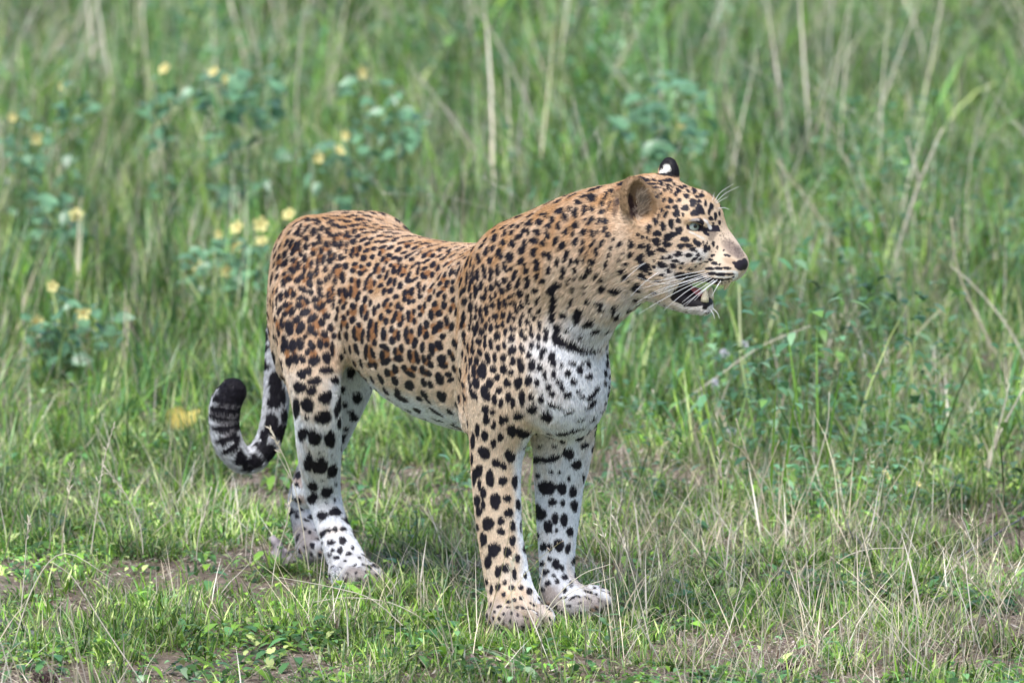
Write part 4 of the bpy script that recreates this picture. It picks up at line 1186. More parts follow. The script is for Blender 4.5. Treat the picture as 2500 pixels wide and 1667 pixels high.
TILE_C = [(500, 280, 90, 25, 8), (600, 330, 60, 18), (680, 270, 60, 20, 15), (780, 340, 80, 25, 15), (540, 375, 70, 22), (690, 400, 80, 22), (400, 325, 70, 18, 10), (380, 145, 80, 25, 15), (470, 215, 60, 15, 15), (390, 440, 66, 26), (560, 460, 72, 20), (700, 490, 56, 28, -10), (650, 535, 48, 26), (890, 445, 76, 30, -15), (470, 545, 72, 30, -12),
          (1040, 450, 68, 24, -15), (1040, 385, 70, 20, 10), (1195, 475, 76, 30, -12), (1230, 415, 70, 16, 10), (1340, 500, 72, 20, -8), (1370, 460, 48, 22), (1480, 535, 72, 20), (1540, 480, 50, 18, 10), (800, 575, 76, 30, -12), (970, 540, 52, 26, -8), (910, 640, 45, 46, -50), (1050, 670, 66, 36, -25), (1100, 570, 70, 20, -10), (1220, 590, 58, 34, -10),
          (430, 660, 72, 33, -10), (590, 665, 72, 38, -20), (740, 700, 62, 52, -20), (850, 760, 58, 28, -15), (1340, 640, 58, 28, -10), (1320, 590, 50, 20), (1480, 610, 50, 20, -10), (1640, 560, 58, 38, 10), (1150, 700, 66, 16, -25), (1130, 770, 74, 20, -40), (960, 800, 105, 25, -35), (885, 840, 38, 38), (990, 890, 57, 38, -10), (1340, 735, 66, 20, -20),
          (1230, 815, 58, 50, -50), (1400, 815, 48, 48), (1530, 690, 66, 32, -30), (1540, 730, 40, 20), (1650, 670, 48, 24, 10), (1710, 720, 48, 42), (1700, 780, 56, 22, -40), (1800, 600, 66, 20, -5), (1870, 570, 56, 18), (2010, 575, 105, 20, 4), (2140, 600, 76, 20, 8), (1870, 640, 56, 18, -25), (1980, 660, 48, 22, -15), (1890, 710, 56, 16, -5),
          (2030, 715, 52, 22), (1530, 820, 56, 24, -30), (1590, 870, 66, 26, -30), (1780, 815, 76, 26, -25), (1960, 785, 52, 38, 20), (2030, 850, 48, 26, -30), (560, 810, 58, 42), (440, 880, 42, 57, 20), (380, 780, 38, 48, 20), (660, 860, 57, 38, -15), (760, 890, 48, 48), (510, 950, 30, 38), (590, 1000, 40, 36, -40), (740, 970, 28, 20), (1270, 920, 62, 36, -25),
          (1400, 985, 52, 66, 30), (1500, 1050, 42, 66, 15), (1240, 1060, 57, 36, -25), (1650, 980, 56, 40, -50), (1720, 1020, 56, 26, -40), (1810, 910, 56, 32, -45), (1890, 960, 48, 26, -40), (2060, 900, 36, 105, 20), (2130, 920, 22, 95, 10), (640, 1080, 42, 64, 20), (660, 1130, 48, 36, -35), (450, 1080, 33, 57, 15), (760, 1080, 32, 105, 15),
          (880, 1030, 33, 38), (810, 1190, 52, 28, -20), (510, 1190, 38, 85, 15), (380, 1215, 48, 38, -10), (1030, 1010, 86, 25, -40), (1120, 960, 48, 28), (1115, 1090, 32, 95, 10), (920, 1210, 36, 95, 25), (1030, 1280, 86, 26, -30), (930, 1300, 56, 42), (1200, 1200, 42, 66, -15), (1260, 1230, 42, 36, -30), (1390, 1180, 52, 57), (1530, 1200, 32, 95, 20),
          (1620, 1180, 42, 57, 20), (1530, 1350, 48, 48), (1740, 1140, 36, 76, 20), (1810, 1130, 28, 42), (1880, 1110, 32, 105, 15), (1960, 1060, 38, 57, 10), (1930, 1290, 50, 90, 30), (2050, 1200, 28, 130, 3), (2110, 1230, 17, 115), (2170, 1150, 20, 150), (2250, 1180, 38, 95), (1780, 1310, 42, 48, 10), (1660, 1350, 42, 76, 20), (560, 1310, 42, 76, 20),
          (665, 1320, 38, 76, 10), (395, 1390, 57, 42, -20), (460, 1500, 38, 66, 20), (580, 1490, 57, 52, -20), (770, 1390, 52, 62, -10), (1120, 1380, 42, 62), (1380, 1390, 66, 36, -30), (1230, 1440, 38, 66), (1420, 1500, 28, 48), (1770, 1460, 57, 57), (1990, 1450, 46, 66, 40), (1930, 1520, 46, 57, 30), (2110, 1350, 28, 105, 5), (2220, 1450, 42, 85),
          (2090, 1430, 28, 66, 10), (990, 1500, 47, 76, 10), (870, 1520, 47, 57, 20), (1520, 1530, 66, 38, -20), (1140, 1510, 28, 76)]
BROWN_C = [(830, 1110, 50, 65), (1590, 1260, 50, 70), (1310, 790, 60, 40, -20), (1280, 1150, 65, 45), (510, 890, 50, 45), (1730, 950, 50, 40, -40), (1340, 1470, 55, 50), (1930, 1180, 40, 75, 15), (200, 1380, 50, 110), (360, 1080, 40, 70), (690, 1010, 60, 40), (930, 1530, 50, 60), (440, 730, 50, 40), (900, 600, 50, 30), (1590, 1450, 40, 40)]
TILE_D = [(510, 100, 57, 32, -30), (465, 180, 33, 57, 15), (590, 180, 33, 38), (550, 310, 57, 38), (400, 420, 42, 66, 10), (495, 505, 48, 57), (690, 30, 57, 42), (850, 70, 42, 57), (730, 200, 47, 56, 15), (795, 260, 38, 46), (690, 360, 38, 57, 10), (645, 460, 42, 76, 20), (820, 440, 33, 57), (770, 560, 57, 42, -30), (930, 130, 38, 52), (1020, 120, 48, 38),
          (1160, 30, 57, 38), (1330, 60, 57, 57, 30), (1140, 230, 38, 48), (1240, 200, 38, 66, -10), (1155, 375, 48, 42), (1035, 320, 38, 52), (920, 340, 42, 48), (930, 440, 42, 66), (1040, 500, 42, 57), (1430, 170, 62, 47, -30), (1610, 190, 57, 66), (1360, 380, 57, 85, -10), (1510, 350, 57, 57, -20), (1620, 30, 38, 57), (1490, 10, 38, 30),
          (1790, 80, 62, 47, -35), (1740, 270, 42, 57, 10), (1840, 290, 47, 76, 10), (2000, 110, 62, 66, 30), (1660, 490, 46, 85, -10), (1760, 600, 55, 85, 35), (1980, 400, 47, 90, 10), (1940, 540, 46, 66), (1530, 570, 57, 70, -15), (1430, 670, 52, 76, 20), (1270, 560, 56, 75, -15), (1145, 670, 46, 105, 10), (1270, 770, 47, 76, 25), (1580, 790, 52, 52),
          (1980, 740, 42, 66, 15), (450, 750, 55, 105), (605, 660, 42, 62), (735, 780, 42, 85), (620, 870, 57, 66), (880, 720, 42, 105, 10), (910, 880, 42, 57, -15), (990, 690, 43, 46), (1050, 910, 52, 95, 15), (1195, 1000, 48, 85, 12), (460, 990, 85, 52, 15), (540, 1040, 38, 38), (420, 1150, 52, 76, 5), (500, 1270, 105, 55, -25), (670, 1075, 42, 66),
          (790, 1020, 48, 66), (740, 1210, 85, 60), (950, 1160, 46, 105, -5), (1090, 1190, 46, 112, -10), (1220, 1220, 42, 76), (1320, 1190, 42, 57), (1350, 1330, 57, 57), (1370, 1030, 55, 105, -15), (1510, 960, 70, 82, -35), (1800, 890, 66, 66, -20), (1840, 940, 48, 57), (1720, 1090, 52, 57), (1780, 1200, 57, 52, -30), (1560, 1220, 80, 75, -15),
          (1590, 1350, 76, 46, 10), (1800, 1400, 52, 57), (520, 1480, 62, 70), (670, 1420, 57, 85, -10), (845, 1390, 52, 57), (1030, 1390, 66, 46, 10), (960, 1510, 105, 46, 20), (1200, 1440, 57, 76, -20), (1310, 1500, 66, 46, 30), (1500, 1520, 48, 48), (1690, 1510, 57, 48), (2110, 210, 42, 95, 12), (2220, 240, 19, 85), (2300, 310, 33, 105, 8),
          (2120, 430, 24, 76), (2200, 410, 24, 48, 20), (2090, 600, 20, 66), (2160, 610, 17, 66), (2220, 630, 36, 130, 15), (2320, 690, 42, 66), (2150, 890, 20, 57), (2060, 1000, 23, 95), (2150, 1040, 38, 76), (2020, 1200, 20, 57), (2090, 1290, 19, 105), (2130, 1240, 17, 66), (2170, 1430, 38, 105), (2040, 1390, 17, 66), (2310, 1480, 66, 95, -20),
          (1960, 1100, 28, 66), (2000, 880, 24, 66)]
BROWN_D = [(530, 220, 50, 60), (450, 460, 40, 50), (760, 430, 60, 95), (980, 420, 50, 85), (1200, 270, 40, 60), (1440, 260, 65, 60), (1800, 200, 50, 50), (1230, 690, 60, 75), (1500, 660, 60, 50), (1700, 590, 60, 45, -30), (680, 760, 50, 85), (960, 810, 60, 95), (1430, 1010, 50, 60), (740, 1110, 60, 60), (490, 1130, 60, 95), (1020, 1180, 50, 95), (1260, 1270, 65, 60), (1600, 1310, 75, 50), (1230, 1470, 75, 55, 20), (600, 1500, 60, 50), (960, 1440, 85, 50), (1960, 560, 55, 60), (1760, 1140, 45, 55), (1400, 600, 50, 50), (930, 40, 60, 40)]
TILE_E = [(230, 210, 52, 76, -20), (400, 200, 62, 95, -15), (670, 230, 76, 76), (950, 320, 95, 86, 20), (1220, 260, 57, 76, -20), (1350, 300, 66, 57, 25), (1520, 190, 66, 105, -15), (1560, 530, 85, 95, -30), (1230, 490, 85, 70, 20), (1140, 570, 76, 46), (1310, 620, 76, 46, 25), (790, 560, 140, 72, 15), (720, 430, 66, 66), (330, 430, 66, 76, -20),
          (490, 430, 66, 85, -20), (1100, 800, 76, 72, 20), (1480, 840, 140, 62, 20), (870, 820, 110, 52, 20), (650, 720, 110, 52, 30), (310, 560, 57, 57), (1690, 100, 57, 47), (1740, 200, 66, 38, -30), (1720, 820, 76, 46, 30), (1500, 990, 120, 30), (2080, 160, 24, 85), (2170, 50, 38, 85), (2210, 260, 56, 95), (2110, 300, 24, 66), (2130, 460, 33, 105, -20),
          (2200, 500, 28, 76, -15), (2120, 630, 50, 112, -20), (2230, 700, 33, 95, -15), (2110, 860, 50, 130, -15), (2210, 890, 46, 95, -20), (2040, 1010, 46, 85, -30)]
TILE_F = [(460, 690, 72, 38, -30), (530, 570, 57, 28, -35), (700, 410, 50, 26, -40), (880, 340, 66, 26, -30), (1040, 320, 62, 36, -30), (1160, 325, 48, 42, -20), (700, 540, 62, 80, 25), (900, 450, 42, 66, 15), (1035, 445, 42, 52), (870, 630, 57, 62), (1040, 650, 57, 72), (1150, 530, 43, 57), (1230, 460, 38, 66, 10), (1290, 390, 42, 48), (1360, 420, 33, 66),
          (660, 740, 42, 66, 25), (540, 800, 43, 95, 12), (780, 820, 50, 82, 20), (830, 890, 46, 57), (380, 890, 46, 66, 20), (410, 970, 42, 66), (610, 970, 52, 68), (995, 910, 70, 90), (180, 1000, 36, 95, 10), (245, 1030, 26, 76, 10), (890, 1100, 36, 105, -10), (1010, 1130, 57, 36, -40), (755, 1160, 43, 105), (490, 1130, 42, 85), (510, 1260, 38, 66),
          (625, 1230, 40, 120), (360, 1250, 38, 95, 8), (280, 1220, 23, 140, 3), (230, 1300, 20, 150, -3), (170, 1290, 28, 115), (1075, 1260, 42, 105, 22), (890, 1350, 57, 57), (755, 1420, 42, 90, -20), (440, 1450, 38, 85, 12), (640, 1490, 55, 70, 20), (530, 1520, 28, 66), (1150, 1400, 37, 115, 20), (1330, 1330, 57, 56), (1320, 1450, 46, 66, 20), (970, 1470, 42, 85, 10),
          (835, 1540, 48, 48), (340, 1520, 43, 57), (1205, 990, 42, 85, 38), (1270, 1055, 38, 42), (1305, 1160, 52, 66, 20), (1215, 780, 72, 62), (1275, 650, 46, 72), (1460, 600, 76, 56), (1460, 780, 62, 48), (1440, 860, 42, 57), (1510, 1000, 57, 57), (1510, 1120, 57, 48), (1505, 1280, 42, 57, 10), (1620, 1365, 66, 48, -10), (1730, 1170, 47, 72, 15),
          (1630, 650, 52, 57), (1870, 600, 50, 85, 25), (2000, 690, 56, 90, 40), (1690, 860, 86, 40, 20), (1750, 900, 46, 76), (1895, 1010, 38, 82), (2070, 880, 42, 115, 18), (2160, 1000, 33, 66, 10), (2285, 990, 48, 57), (2015, 1180, 42, 85), (1990, 1290, 47, 38), (2110, 1370, 42, 57), (2250, 1170, 48, 56, -40), (2240, 1310, 28, 42), (1930, 320, 42, 76),
          (1810, 190, 48, 66), (1740, 310, 52, 52), (1710, 490, 47, 76, -15), (1520, 430, 66, 50, 30), (1560, 240, 66, 70), (1370, 270, 80, 46), (1400, 200, 50, 28), (1260, 255, 40, 18), (1400, 115, 70, 26, -25), (1640, 95, 100, 26, 5), (1690, 140, 33, 38), (1890, 1450, 76, 56, 15), (1770, 1520, 57, 48)]
TILE_G = [(50, 50, 52, 38, -15), (270, 270, 62, 70, 30), (255, 570, 56, 85, 10), (220, 710, 42, 66), (255, 910, 46, 66), (280, 1050, 24, 66), (390, 170, 24, 66, 5), (480, 60, 42, 66), (475, 170, 24, 57), (590, 180, 20, 57), (650, 190, 47, 60, 20), (680, 50, 27, 66), (780, 200, 33, 57), (865, 135, 28, 57), (990, 70, 52, 62), (1125, 190, 29, 43), (1205, 150, 24, 33),
          (1335, 115, 62, 70), (1490, 230, 33, 105, -5), (1670, 250, 38, 76, 15), (1625, 60, 58, 43, -10), (815, 340, 48, 57), (940, 320, 37, 110), (1045, 300, 33, 90, -8), (1140, 310, 28, 43), (1225, 300, 33, 66, -20), (1365, 340, 42, 76, -10), (1270, 430, 38, 66, -10), (690, 430, 47, 100), (580, 460, 30, 100, 8), (500, 400, 23, 85), (400, 380, 46, 95, 10),
          (400, 590, 26, 76), (480, 570, 33, 48, 20), (860, 550, 62, 57), (1010, 520, 47, 66), (1150, 520, 38, 57), (1115, 610, 33, 72, 10), (1220, 590, 42, 48), (1385, 530, 33, 48), (1540, 460, 43, 66), (1715, 450, 38, 66), (1615, 565, 38, 43), (1345, 670, 36, 85), (1470, 640, 43, 57), (1710, 700, 38, 92), (1540, 740, 27, 57, -10), (745, 630, 28, 43),
          (610, 620, 30, 66), (675, 735, 36, 72), (775, 780, 42, 80, 15), (900, 740, 36, 57), (1000, 710, 38, 57), (1050, 850, 38, 72, 10), (520, 720, 33, 76, 15), (440, 770, 20, 66), (370, 760, 20, 66), (590, 850, 33, 72, -5), (480, 850, 23, 76, 10), (1170, 780, 38, 57), (1240, 790, 33, 38), (1440, 800, 27, 27), (1550, 880, 47, 62), (1360, 890, 47, 72),
          (1430, 960, 36, 48), (1690, 950, 43, 66), (1830, 830, 47, 57), (1825, 960, 43, 76, 10), (895, 925, 57, 76), (1175, 970, 62, 62), (540, 1030, 52, 62), (670, 970, 28, 76), (660, 1100, 33, 66), (775, 1080, 42, 100, -5), (915, 1150, 43, 62), (1030, 1100, 38, 76), (1180, 1200, 70, 85, 30), (1365, 1160, 47, 85, -15), (1555, 1090, 52, 57),
          (1690, 1125, 38, 52), (1790, 1190, 57, 47, -20), (1740, 1290, 38, 76, 10), (425, 1040, 20, 57), (340, 1170, 19, 95), (420, 1200, 38, 76), (560, 1240, 43, 76, -5), (500, 1400, 43, 80, -10), (710, 1350, 45, 105, -15), (845, 1340, 43, 85, -5), (1010, 1340, 57, 66), (1505, 1290, 47, 62, 15), (1195, 1420, 52, 76, 10), (1330, 1390, 47, 72, -25),
          (1370, 1510, 52, 57), (1555, 1490, 57, 76, 15), (1720, 1530, 52, 57), (640, 1500, 43, 85, -20), (1010, 1530, 57, 48), (815, 1540, 52, 38), (290, 1360, 20, 57), (360, 1400, 17, 85), (400, 1410, 17, 57), (440, 1540, 27, 57)]
TILE_H = [(810, 90, 60, 20, -20), (740, 110, 60, 18, -20), (720, 200, 56, 42), (560, 260, 48, 26, 10), (620, 190, 40, 16, -20), (460, 335, 23, 33), (525, 385, 27, 62, 10), (400, 430, 28, 57, -15), (340, 360, 56, 28, -20), (635, 350, 27, 52, 10), (720, 335, 28, 38), (845, 380, 40, 24, -20), (840, 280, 25, 34), (955, 125, 27, 21), (920, 300, 13, 56, 20),
          (890, 180, 19, 56, 20), (710, 480, 30, 57, 35), (635, 470, 19, 19), (530, 530, 36, 48, 30), (415, 605, 28, 48, 20), (490, 635, 19, 34, 20), (810, 490, 28, 36), (880, 490, 27, 34), (625, 615, 43, 34, -15), (730, 635, 25, 48), (785, 620, 17, 25), (870, 590, 25, 40, 30), (910, 650, 28, 34, 30), (520, 730, 27, 52, 20), (610, 730, 21, 28), (730, 750, 17, 57, 38),
          (835, 750, 28, 46, 30), (605, 825, 21, 57, 25), (770, 850, 25, 40, -15), (665, 865, 13, 27), (940, 810, 19, 30), (920, 895, 21, 28), (460, 965, 17, 40, 8), (545, 965, 25, 30), (625, 945, 15, 28, 10), (720, 965, 34, 38, 35), (885, 1005, 25, 46, 15), (980, 705, 17, 21), (515, 1075, 23, 40, -25), (680, 1080, 34, 42), (620, 1150, 30, 34, 30), (770, 1140, 23, 46, 25),
          (435, 1205, 23, 32), (510, 1165, 13, 19), (500, 1300, 27, 48, 20), (640, 1260, 40, 19, -40), (630, 1345, 28, 23), (475, 1450, 23, 66, 30), (385, 1370, 13, 17), (670, 1440, 43, 25, -25), (840, 1195, 34, 32, -20), (850, 1290, 58, 34, -35), (1000, 1320, 70, 38, -10), (815, 1460, 57, 34, -20), (850, 1530, 48, 28), (990, 1520, 46, 34, -20), (590, 1550, 48, 25, -25), (510, 1470, 25, 15)]
TILE_I = [(215, 1130, 25, 38), (280, 1120, 18, 20), (335, 1118, 20, 24), (300, 1165, 14, 18), (375, 1135, 14, 16), (430, 1105, 18, 30), (490, 1095, 18, 28), (260, 1195, 20, 26), (355, 1195, 22, 20), (415, 1190, 22, 34), (470, 1180, 18, 28), (515, 1190, 14, 18), (190, 1195, 16, 28), (235, 1250, 22, 44, -15),
          (310, 1235, 16, 20), (285, 1285, 14, 26), (320, 1305, 12, 24), (360, 1270, 16, 28), (385, 1305, 14, 26), (435, 1275, 18, 38), (485, 1270, 16, 20), (235, 1340, 18, 26), (275, 1350, 14, 18), (325, 1395, 14, 26), (350, 1390, 12, 20), (240, 1395, 16, 24), (280, 1420, 14, 22), (190, 1370, 14, 24), (320, 1490, 14, 24), (280, 1520, 14, 24),
          (230, 1480, 18, 30), (180, 1270, 10, 30), (160, 1220, 8, 26), (165, 1330, 8, 24), (155, 1120, 8, 26), (150, 1050, 8, 30), (185, 1060, 14, 22), (200, 1010, 14, 24)]
for rows_, x_, y_ in ((TILE_A, 630, 500), (TILE_B, 630, 700), (TILE_C, 880, 520), (TILE_D, 880, 720), ([r for r in TILE_E if r[0] < 2000 or r[1] < 600], 880, 900), (TILE_F, 1120, 510), (TILE_G, 1100, 700)):
    zmarks(rows_, x_, y_, 7.84, wob=.09, grow=1.3 if rows_ not in (TILE_F, TILE_G) else 1.2, steep=.62)
    if y_ < 900 and x_ < 1000:               # tawny centres beside the black
        sel = [r for r in rows_ if R.random() < .5]
        zmarks([(r[0] + R.choice([-1, 1]) * r[2] * .8, r[1] + R.uniform(-.5, .5) * r[3], r[2] * .95, r[3] * .85) for r in sel], x_, y_, 7.84, wob=.1, col=BROWN, layer=1, edge=.7, op=.7, steep=.62)
zmarks(TILE_H, 1300, 440, 4.9, wob=.12, grow=1.2)
zmarks([r for r in TILE_I if r[0] > 200], 1080, 400, 2.24, wob=.12, grow=1.15)
for rows_, x_, y_ in ((BROWN_A, 630, 500), (BROWN_B, 630, 700), (BROWN_C, 880, 520), (BROWN_D, 880, 720)):
    zmarks(rows_, x_, y_, 7.84, wob=.1, col=BROWN, layer=1, edge=.45, op=1.0, grow=1.3)

hc = np.array([m[1] for m in MARKS if m[0] == 3])
hr = np.array([m[9] / 1.35 for m in MARKS if m[0] == 3])

# ---- the rest of the coat: spots and rosettes spread over the skin, none closer than their size allows
SQY = np.array([1, .42, 1.0])
tri_area = np.linalg.norm(np.cross(BV[BQ[:, 2]] - BV[BQ[:, 0]], BV[BQ[:, 3]] - BV[BQ[:, 1]]), axis=1) / 2
cum = np.cumsum(tri_area)
pick = np.searchsorted(cum, R.uniform(0, cum[-1], 60000))
uv = R.uniform(0, 1, (60000, 2))
q4 = BQ[pick]
w4 = np.stack([(1 - uv[:, 0]) * (1 - uv[:, 1]), uv[:, 0] * (1 - uv[:, 1]), uv[:, 0] * uv[:, 1], (1 - uv[:, 0]) * uv[:, 1]], 1)
cp = (BV[q4] * w4[:, :, None]).sum(1)
cn = BN[q4[:, 0]]
cs = (AT['spc'][q4] * w4).sum(1)
cb = (AT['big'][q4] * w4).sum(1)
cf = (AT['flow'][q4] * w4[:, :, None]).sum(1)
cellsz = .035
grid = {}


def gkey(q):
    return tuple(np.floor(q / cellsz).astype(int))


def near_ok(q, r, f=.86):
    kx, ky, kz = gkey(q)
    for a in (-1, 0, 1):
        for b in (-1, 0, 1):
            for c in (-1, 0, 1):
                for (q2, r2) in grid.get((kx + a, ky + b, kz + c), ()):
                    if ((q - q2) ** 2).sum() < (.5 * (r + r2) * f) ** 2:
                        return False
    return True


for c, r in zip(hc * SQY, hr):
    grid.setdefault(gkey(c), []).append((c, 2.6 * r))
autos = []
for i in range(len(cp)):
    if cs[i] > 80 or cp[i, 2] < .02 or np.linalg.norm(cp[i] - H(1770, 615)) < .062:
        continue
    rosette = R.random() < cb[i] * .62
    r = cs[i] / 1389 * (1.9 if rosette else 1.0) * R.uniform(.84, 1.1) * .92
    q = cp[i] * SQY
    vis = False
    vd = unit(cp[i] - CAM)
    if cn[i] @ vd < -.25:
        vis = BVH.ray_cast(Vector(CAM), Vector(vd))[3] > np.linalg.norm(cp[i] - CAM) - .012
    if vis and cs[i] < 18 and cp[i, 2] > .5:
        continue
    if vis and cs[i] < 32:
        r = r * 1.05
    if not near_ok(q, r, 1.1 if vis else .86):
        continue
    grid.setdefault(gkey(q), []).append((q, r))
    autos.append((cp[i], cn[i], r, rosette, cf[i]))
for c, n, r, ros, fl in autos:
    t1 = fl - n * (fl @ n)
    t1 = unit(t1)
    t2 = np.cross(n, t1)
    # lengths along the skin: the coat is drawn out along the body
    e = lambda t: 1 / max(.45, np.linalg.norm(t * SQY))
    t1, t2 = t1 * e(t1), t2 * e(t2)
    if ros:
        Rr = r * .43
        j = R.uniform(.8, 1.25)
        add_mark(c, n, t1 * Rr * j, t2 * Rr / j, BROWN, 1, edge=.5, wob=.12, op=R.uniform(.55, .9))
        nb = R.integers(3, 6)
        a0 = R.uniform(0, 6.28)
        for b in range(nb):
            w = a0 + 6.283 * (b + R.uniform(-.2, .2)) / nb
            cw, sw = math.cos(w), math.sin(w)
            cc = c + (t1 * cw * j + t2 * sw / j) * Rr * .86
            ll = Rr * R.uniform(.46, .70) * (3.9 / nb)
            add_mark(cc, n, (-t1 * sw + t2 * cw) * ll, (t1 * cw + t2 * sw) * Rr * R.uniform(.36, .48), BLACK, 3, wob=.2, edge=.22)
    else:
        k = R.uniform(.85, 1.25) if n[2] < .55 else R.uniform(1.2, 1.7)
        rr = r * R.uniform(.33, .41)
        a = R.normal(0, .35)
        u1, u2 = t1 * math.cos(a) + t2 * math.sin(a), -t1 * math.sin(a) + t2 * math.cos(a)
        add_mark(c, n, u1 * rr * k, u2 * rr / k ** .5, BLACK, 3, wob=.2, edge=.2)
        if R.random() < .35 and cs[i] < 40:
            add_mark(c + t1 * rr * R.uniform(-.8, .8) + t2 * rr * R.uniform(.5, .9), n, t1 * rr * 1.1, t2 * rr * .9, BROWN, 1, edge=.7, op=.6)


def hash_noise(p, f, seed=0):
    rs = np.random.default_rng(seed)
    out = np.zeros(len(p))
    for _ in range(6):
        d = rs.normal(0, 1, 3)
        out += np.sin(p @ (d * f) + rs.uniform(0, 6.28))
    return out / 2.4


TAN = np.array([.46, .265, .125])
PALE = np.array([.67, .53, .40])
WHITE = np.array([.78, .79, .83])


def coat(p, n, at):
    w = at['white'] + .10 * hash_noise(p, 60, 3)
    # pale towards the belly, the inner sides of the legs and the front of the chest
    s = -((p - OB) @ HD)
    l = (p - OB) @ LT
    body = np.clip((s - .05) / .1, 0, 1) * np.clip((.52 - s) / .08, 0, 1)
    w = w + body * np.clip((.425 - p[:, 2]) / .08, 0, 1) * np.clip((p[:, 2] - .2) / .1, 0, 1)
    w = w + np.clip((s - .40) / .05, 0, 1) * np.clip((.455 - p[:, 2] + .02 * hash_noise(p, 45, 9)) / .15, 0, 1) * .75
    legs = np.clip((.42 - p[:, 2]) / .06, 0, 1)
    inner = np.clip(np.where(np.abs(l) > 0, -np.sign(l) * (n @ LT), 0) * 1.6 + .1, 0, 1)
    w = w + legs * inner * .8
    w = np.clip(w, 0, 1)[:, None]
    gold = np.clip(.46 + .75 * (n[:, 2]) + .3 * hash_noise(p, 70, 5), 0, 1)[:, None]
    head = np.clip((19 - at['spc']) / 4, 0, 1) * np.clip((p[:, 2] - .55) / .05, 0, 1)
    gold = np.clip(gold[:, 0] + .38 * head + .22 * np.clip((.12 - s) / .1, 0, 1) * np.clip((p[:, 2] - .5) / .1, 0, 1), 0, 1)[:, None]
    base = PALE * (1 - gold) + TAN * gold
    base = base * (1 - .7 * head[:, None]) + np.array([.46, .295, .145]) * .7 * head[:, None]
    w2 = np.clip(w * 2, 0, 1)
    w3 = np.clip(w * 2 - 1, 0, 1)
    col = base * (1 - w2) + (PALE * 1.04) * w2
    col = col * (1 - w3) + WHITE * w3
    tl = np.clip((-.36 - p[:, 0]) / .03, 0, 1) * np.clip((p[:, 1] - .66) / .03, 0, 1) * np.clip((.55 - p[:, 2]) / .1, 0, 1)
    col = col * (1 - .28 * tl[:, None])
    soil = np.clip((.105 - p[:, 2]) / .08, 0, 1) * np.clip(.62 + .5 * hash_noise(p, 110, 23), .15, .9)
    col = col * (1 - soil[:, None]) + np.array([.26, .24, .23]) * soil[:, None]
    bare = np.ones(len(p))
    # sort points into cells once
    cs_ = .02
    ck = np.floor(p / cs_).astype(np.int64) + 200
    key = (ck[:, 0] * 1000 + ck[:, 1]) * 1000 + ck[:, 2]
    order = np.argsort(key, kind='stable')
    uk, st = np.unique(key[order], return_index=True)
    en = np.append(st[1:], len(key))
    cell = {int(a): (b, c) for a, b, c in zip(uk, st, en)}
    for (ly, c, nn, D1, D2, mc, edge, wob, ph, bd, op, kind) in sorted(MARKS, key=lambda m: m[0]):
        lo = np.floor((c - bd) / cs_).astype(int) + 200
        hi = np.floor((c + bd) / cs_).astype(int) + 200
        ids = []
        for a in range(lo[0], hi[0] + 1):
            for b in range(lo[1], hi[1] + 1):
                kb = (a * 1000 + b) * 1000
                for e in range(lo[2], hi[2] + 1):
                    r_ = cell.get(kb + e)
                    if r_:
                        ids.append(order[r_[0]:r_[1]])
        if not ids:
            continue
        ids = np.concatenate(ids)
        d = p[ids] - c
        u, v = d @ D1, d @ D2
        rr = np.sqrt(u * u + v * v)
        ok = (rr < 1.7) & ((n[ids] @ nn) > -.15) & (np.abs(d @ nn) < .035)
        ids, u, v, rr = ids[ok], u[ok], v[ok], rr[ok]
        if not len(ids):
            continue
        a = np.arctan2(v, u)
        lim = 1 + wob * (.5 * np.sin(2 * a + ph[0]) + .5 * np.sin(3 * a + ph[1]) + .35 * np.sin(5 * a + ph[2]) + .25 * np.sin(9 * a + ph[3]))
        m = np.clip((lim - rr) / edge + .5, 0, 1)
        m = (m * m * (3 - 2 * m) * op)[:, None]
        col[ids] = col[ids] * (1 - m) + np.array(mc) * m
        if ly >= 5 and mc[0] < .3:
            bare[ids] = np.minimum(bare[ids], 1 - m[:, 0])
    return col, bare


scol, sbare = coat(SV, SN, SA)

leopard = thing("leopard", "spotted leopard standing in short grass with its head in profile and mouth open", "leopard", loc=(0, 0, 0))
m_skin, n_, l_, b_ = new_mat("leopard_skin")
at_ = n_.new("ShaderNodeAttribute")
at_.attribute_name = "col"
l_.new(at_.outputs["Color"], b_.inputs["Base Color"])
b_.inputs["Roughness"].default_value = .55
b_.inputs["Specular IOR Level"].default_value = .25
me = quads_mesh("body", SV, SQ, scol)
me.materials.append(m_skin)
body = bpy.data.objects.new("body", me)
COL.objects.link(body)
body.parent = leopard

# ---- fur
NH = 520000
area = np.linalg.norm(np.cross(SV[SQ[:, 2]] - SV[SQ[:, 0]], SV[SQ[:, 3]] - SV[SQ[:, 1]]), axis=1) / 2
fz = SV[SQ[:, 0], 2]
wgt = area * np.where(SA['len'][SQ[:, 0]] < .008, 1.9, 1.0)
cum = np.cumsum(wgt)
pick = np.searchsorted(cum, R.uniform(0, cum[-1], NH))
uv = R.uniform(0, 1, (NH, 2))
q4 = SQ[np.minimum(pick, len(SQ) - 1)]
w4 = np.stack([(1 - uv[:, 0]) * (1 - uv[:, 1]), uv[:, 0] * (1 - uv[:, 1]), uv[:, 0] * uv[:, 1], (1 - uv[:, 0]) * uv[:, 1]], 1)
hp = (SV[q4] * w4[:, :, None]).sum(1)
hn = (SN[q4] * w4[:, :, None]).sum(1)
hn /= np.linalg.norm(hn, axis=1)[:, None] + 1e-9
hcol = (scol[q4] * w4[:, :, None]).sum(1)
hb = (sbare[q4] * w4).sum(1)
hl = (SA['len'][q4] * w4).sum(1)
hf = (SA['flow'][q4] * w4[:, :, None]).sum(1)
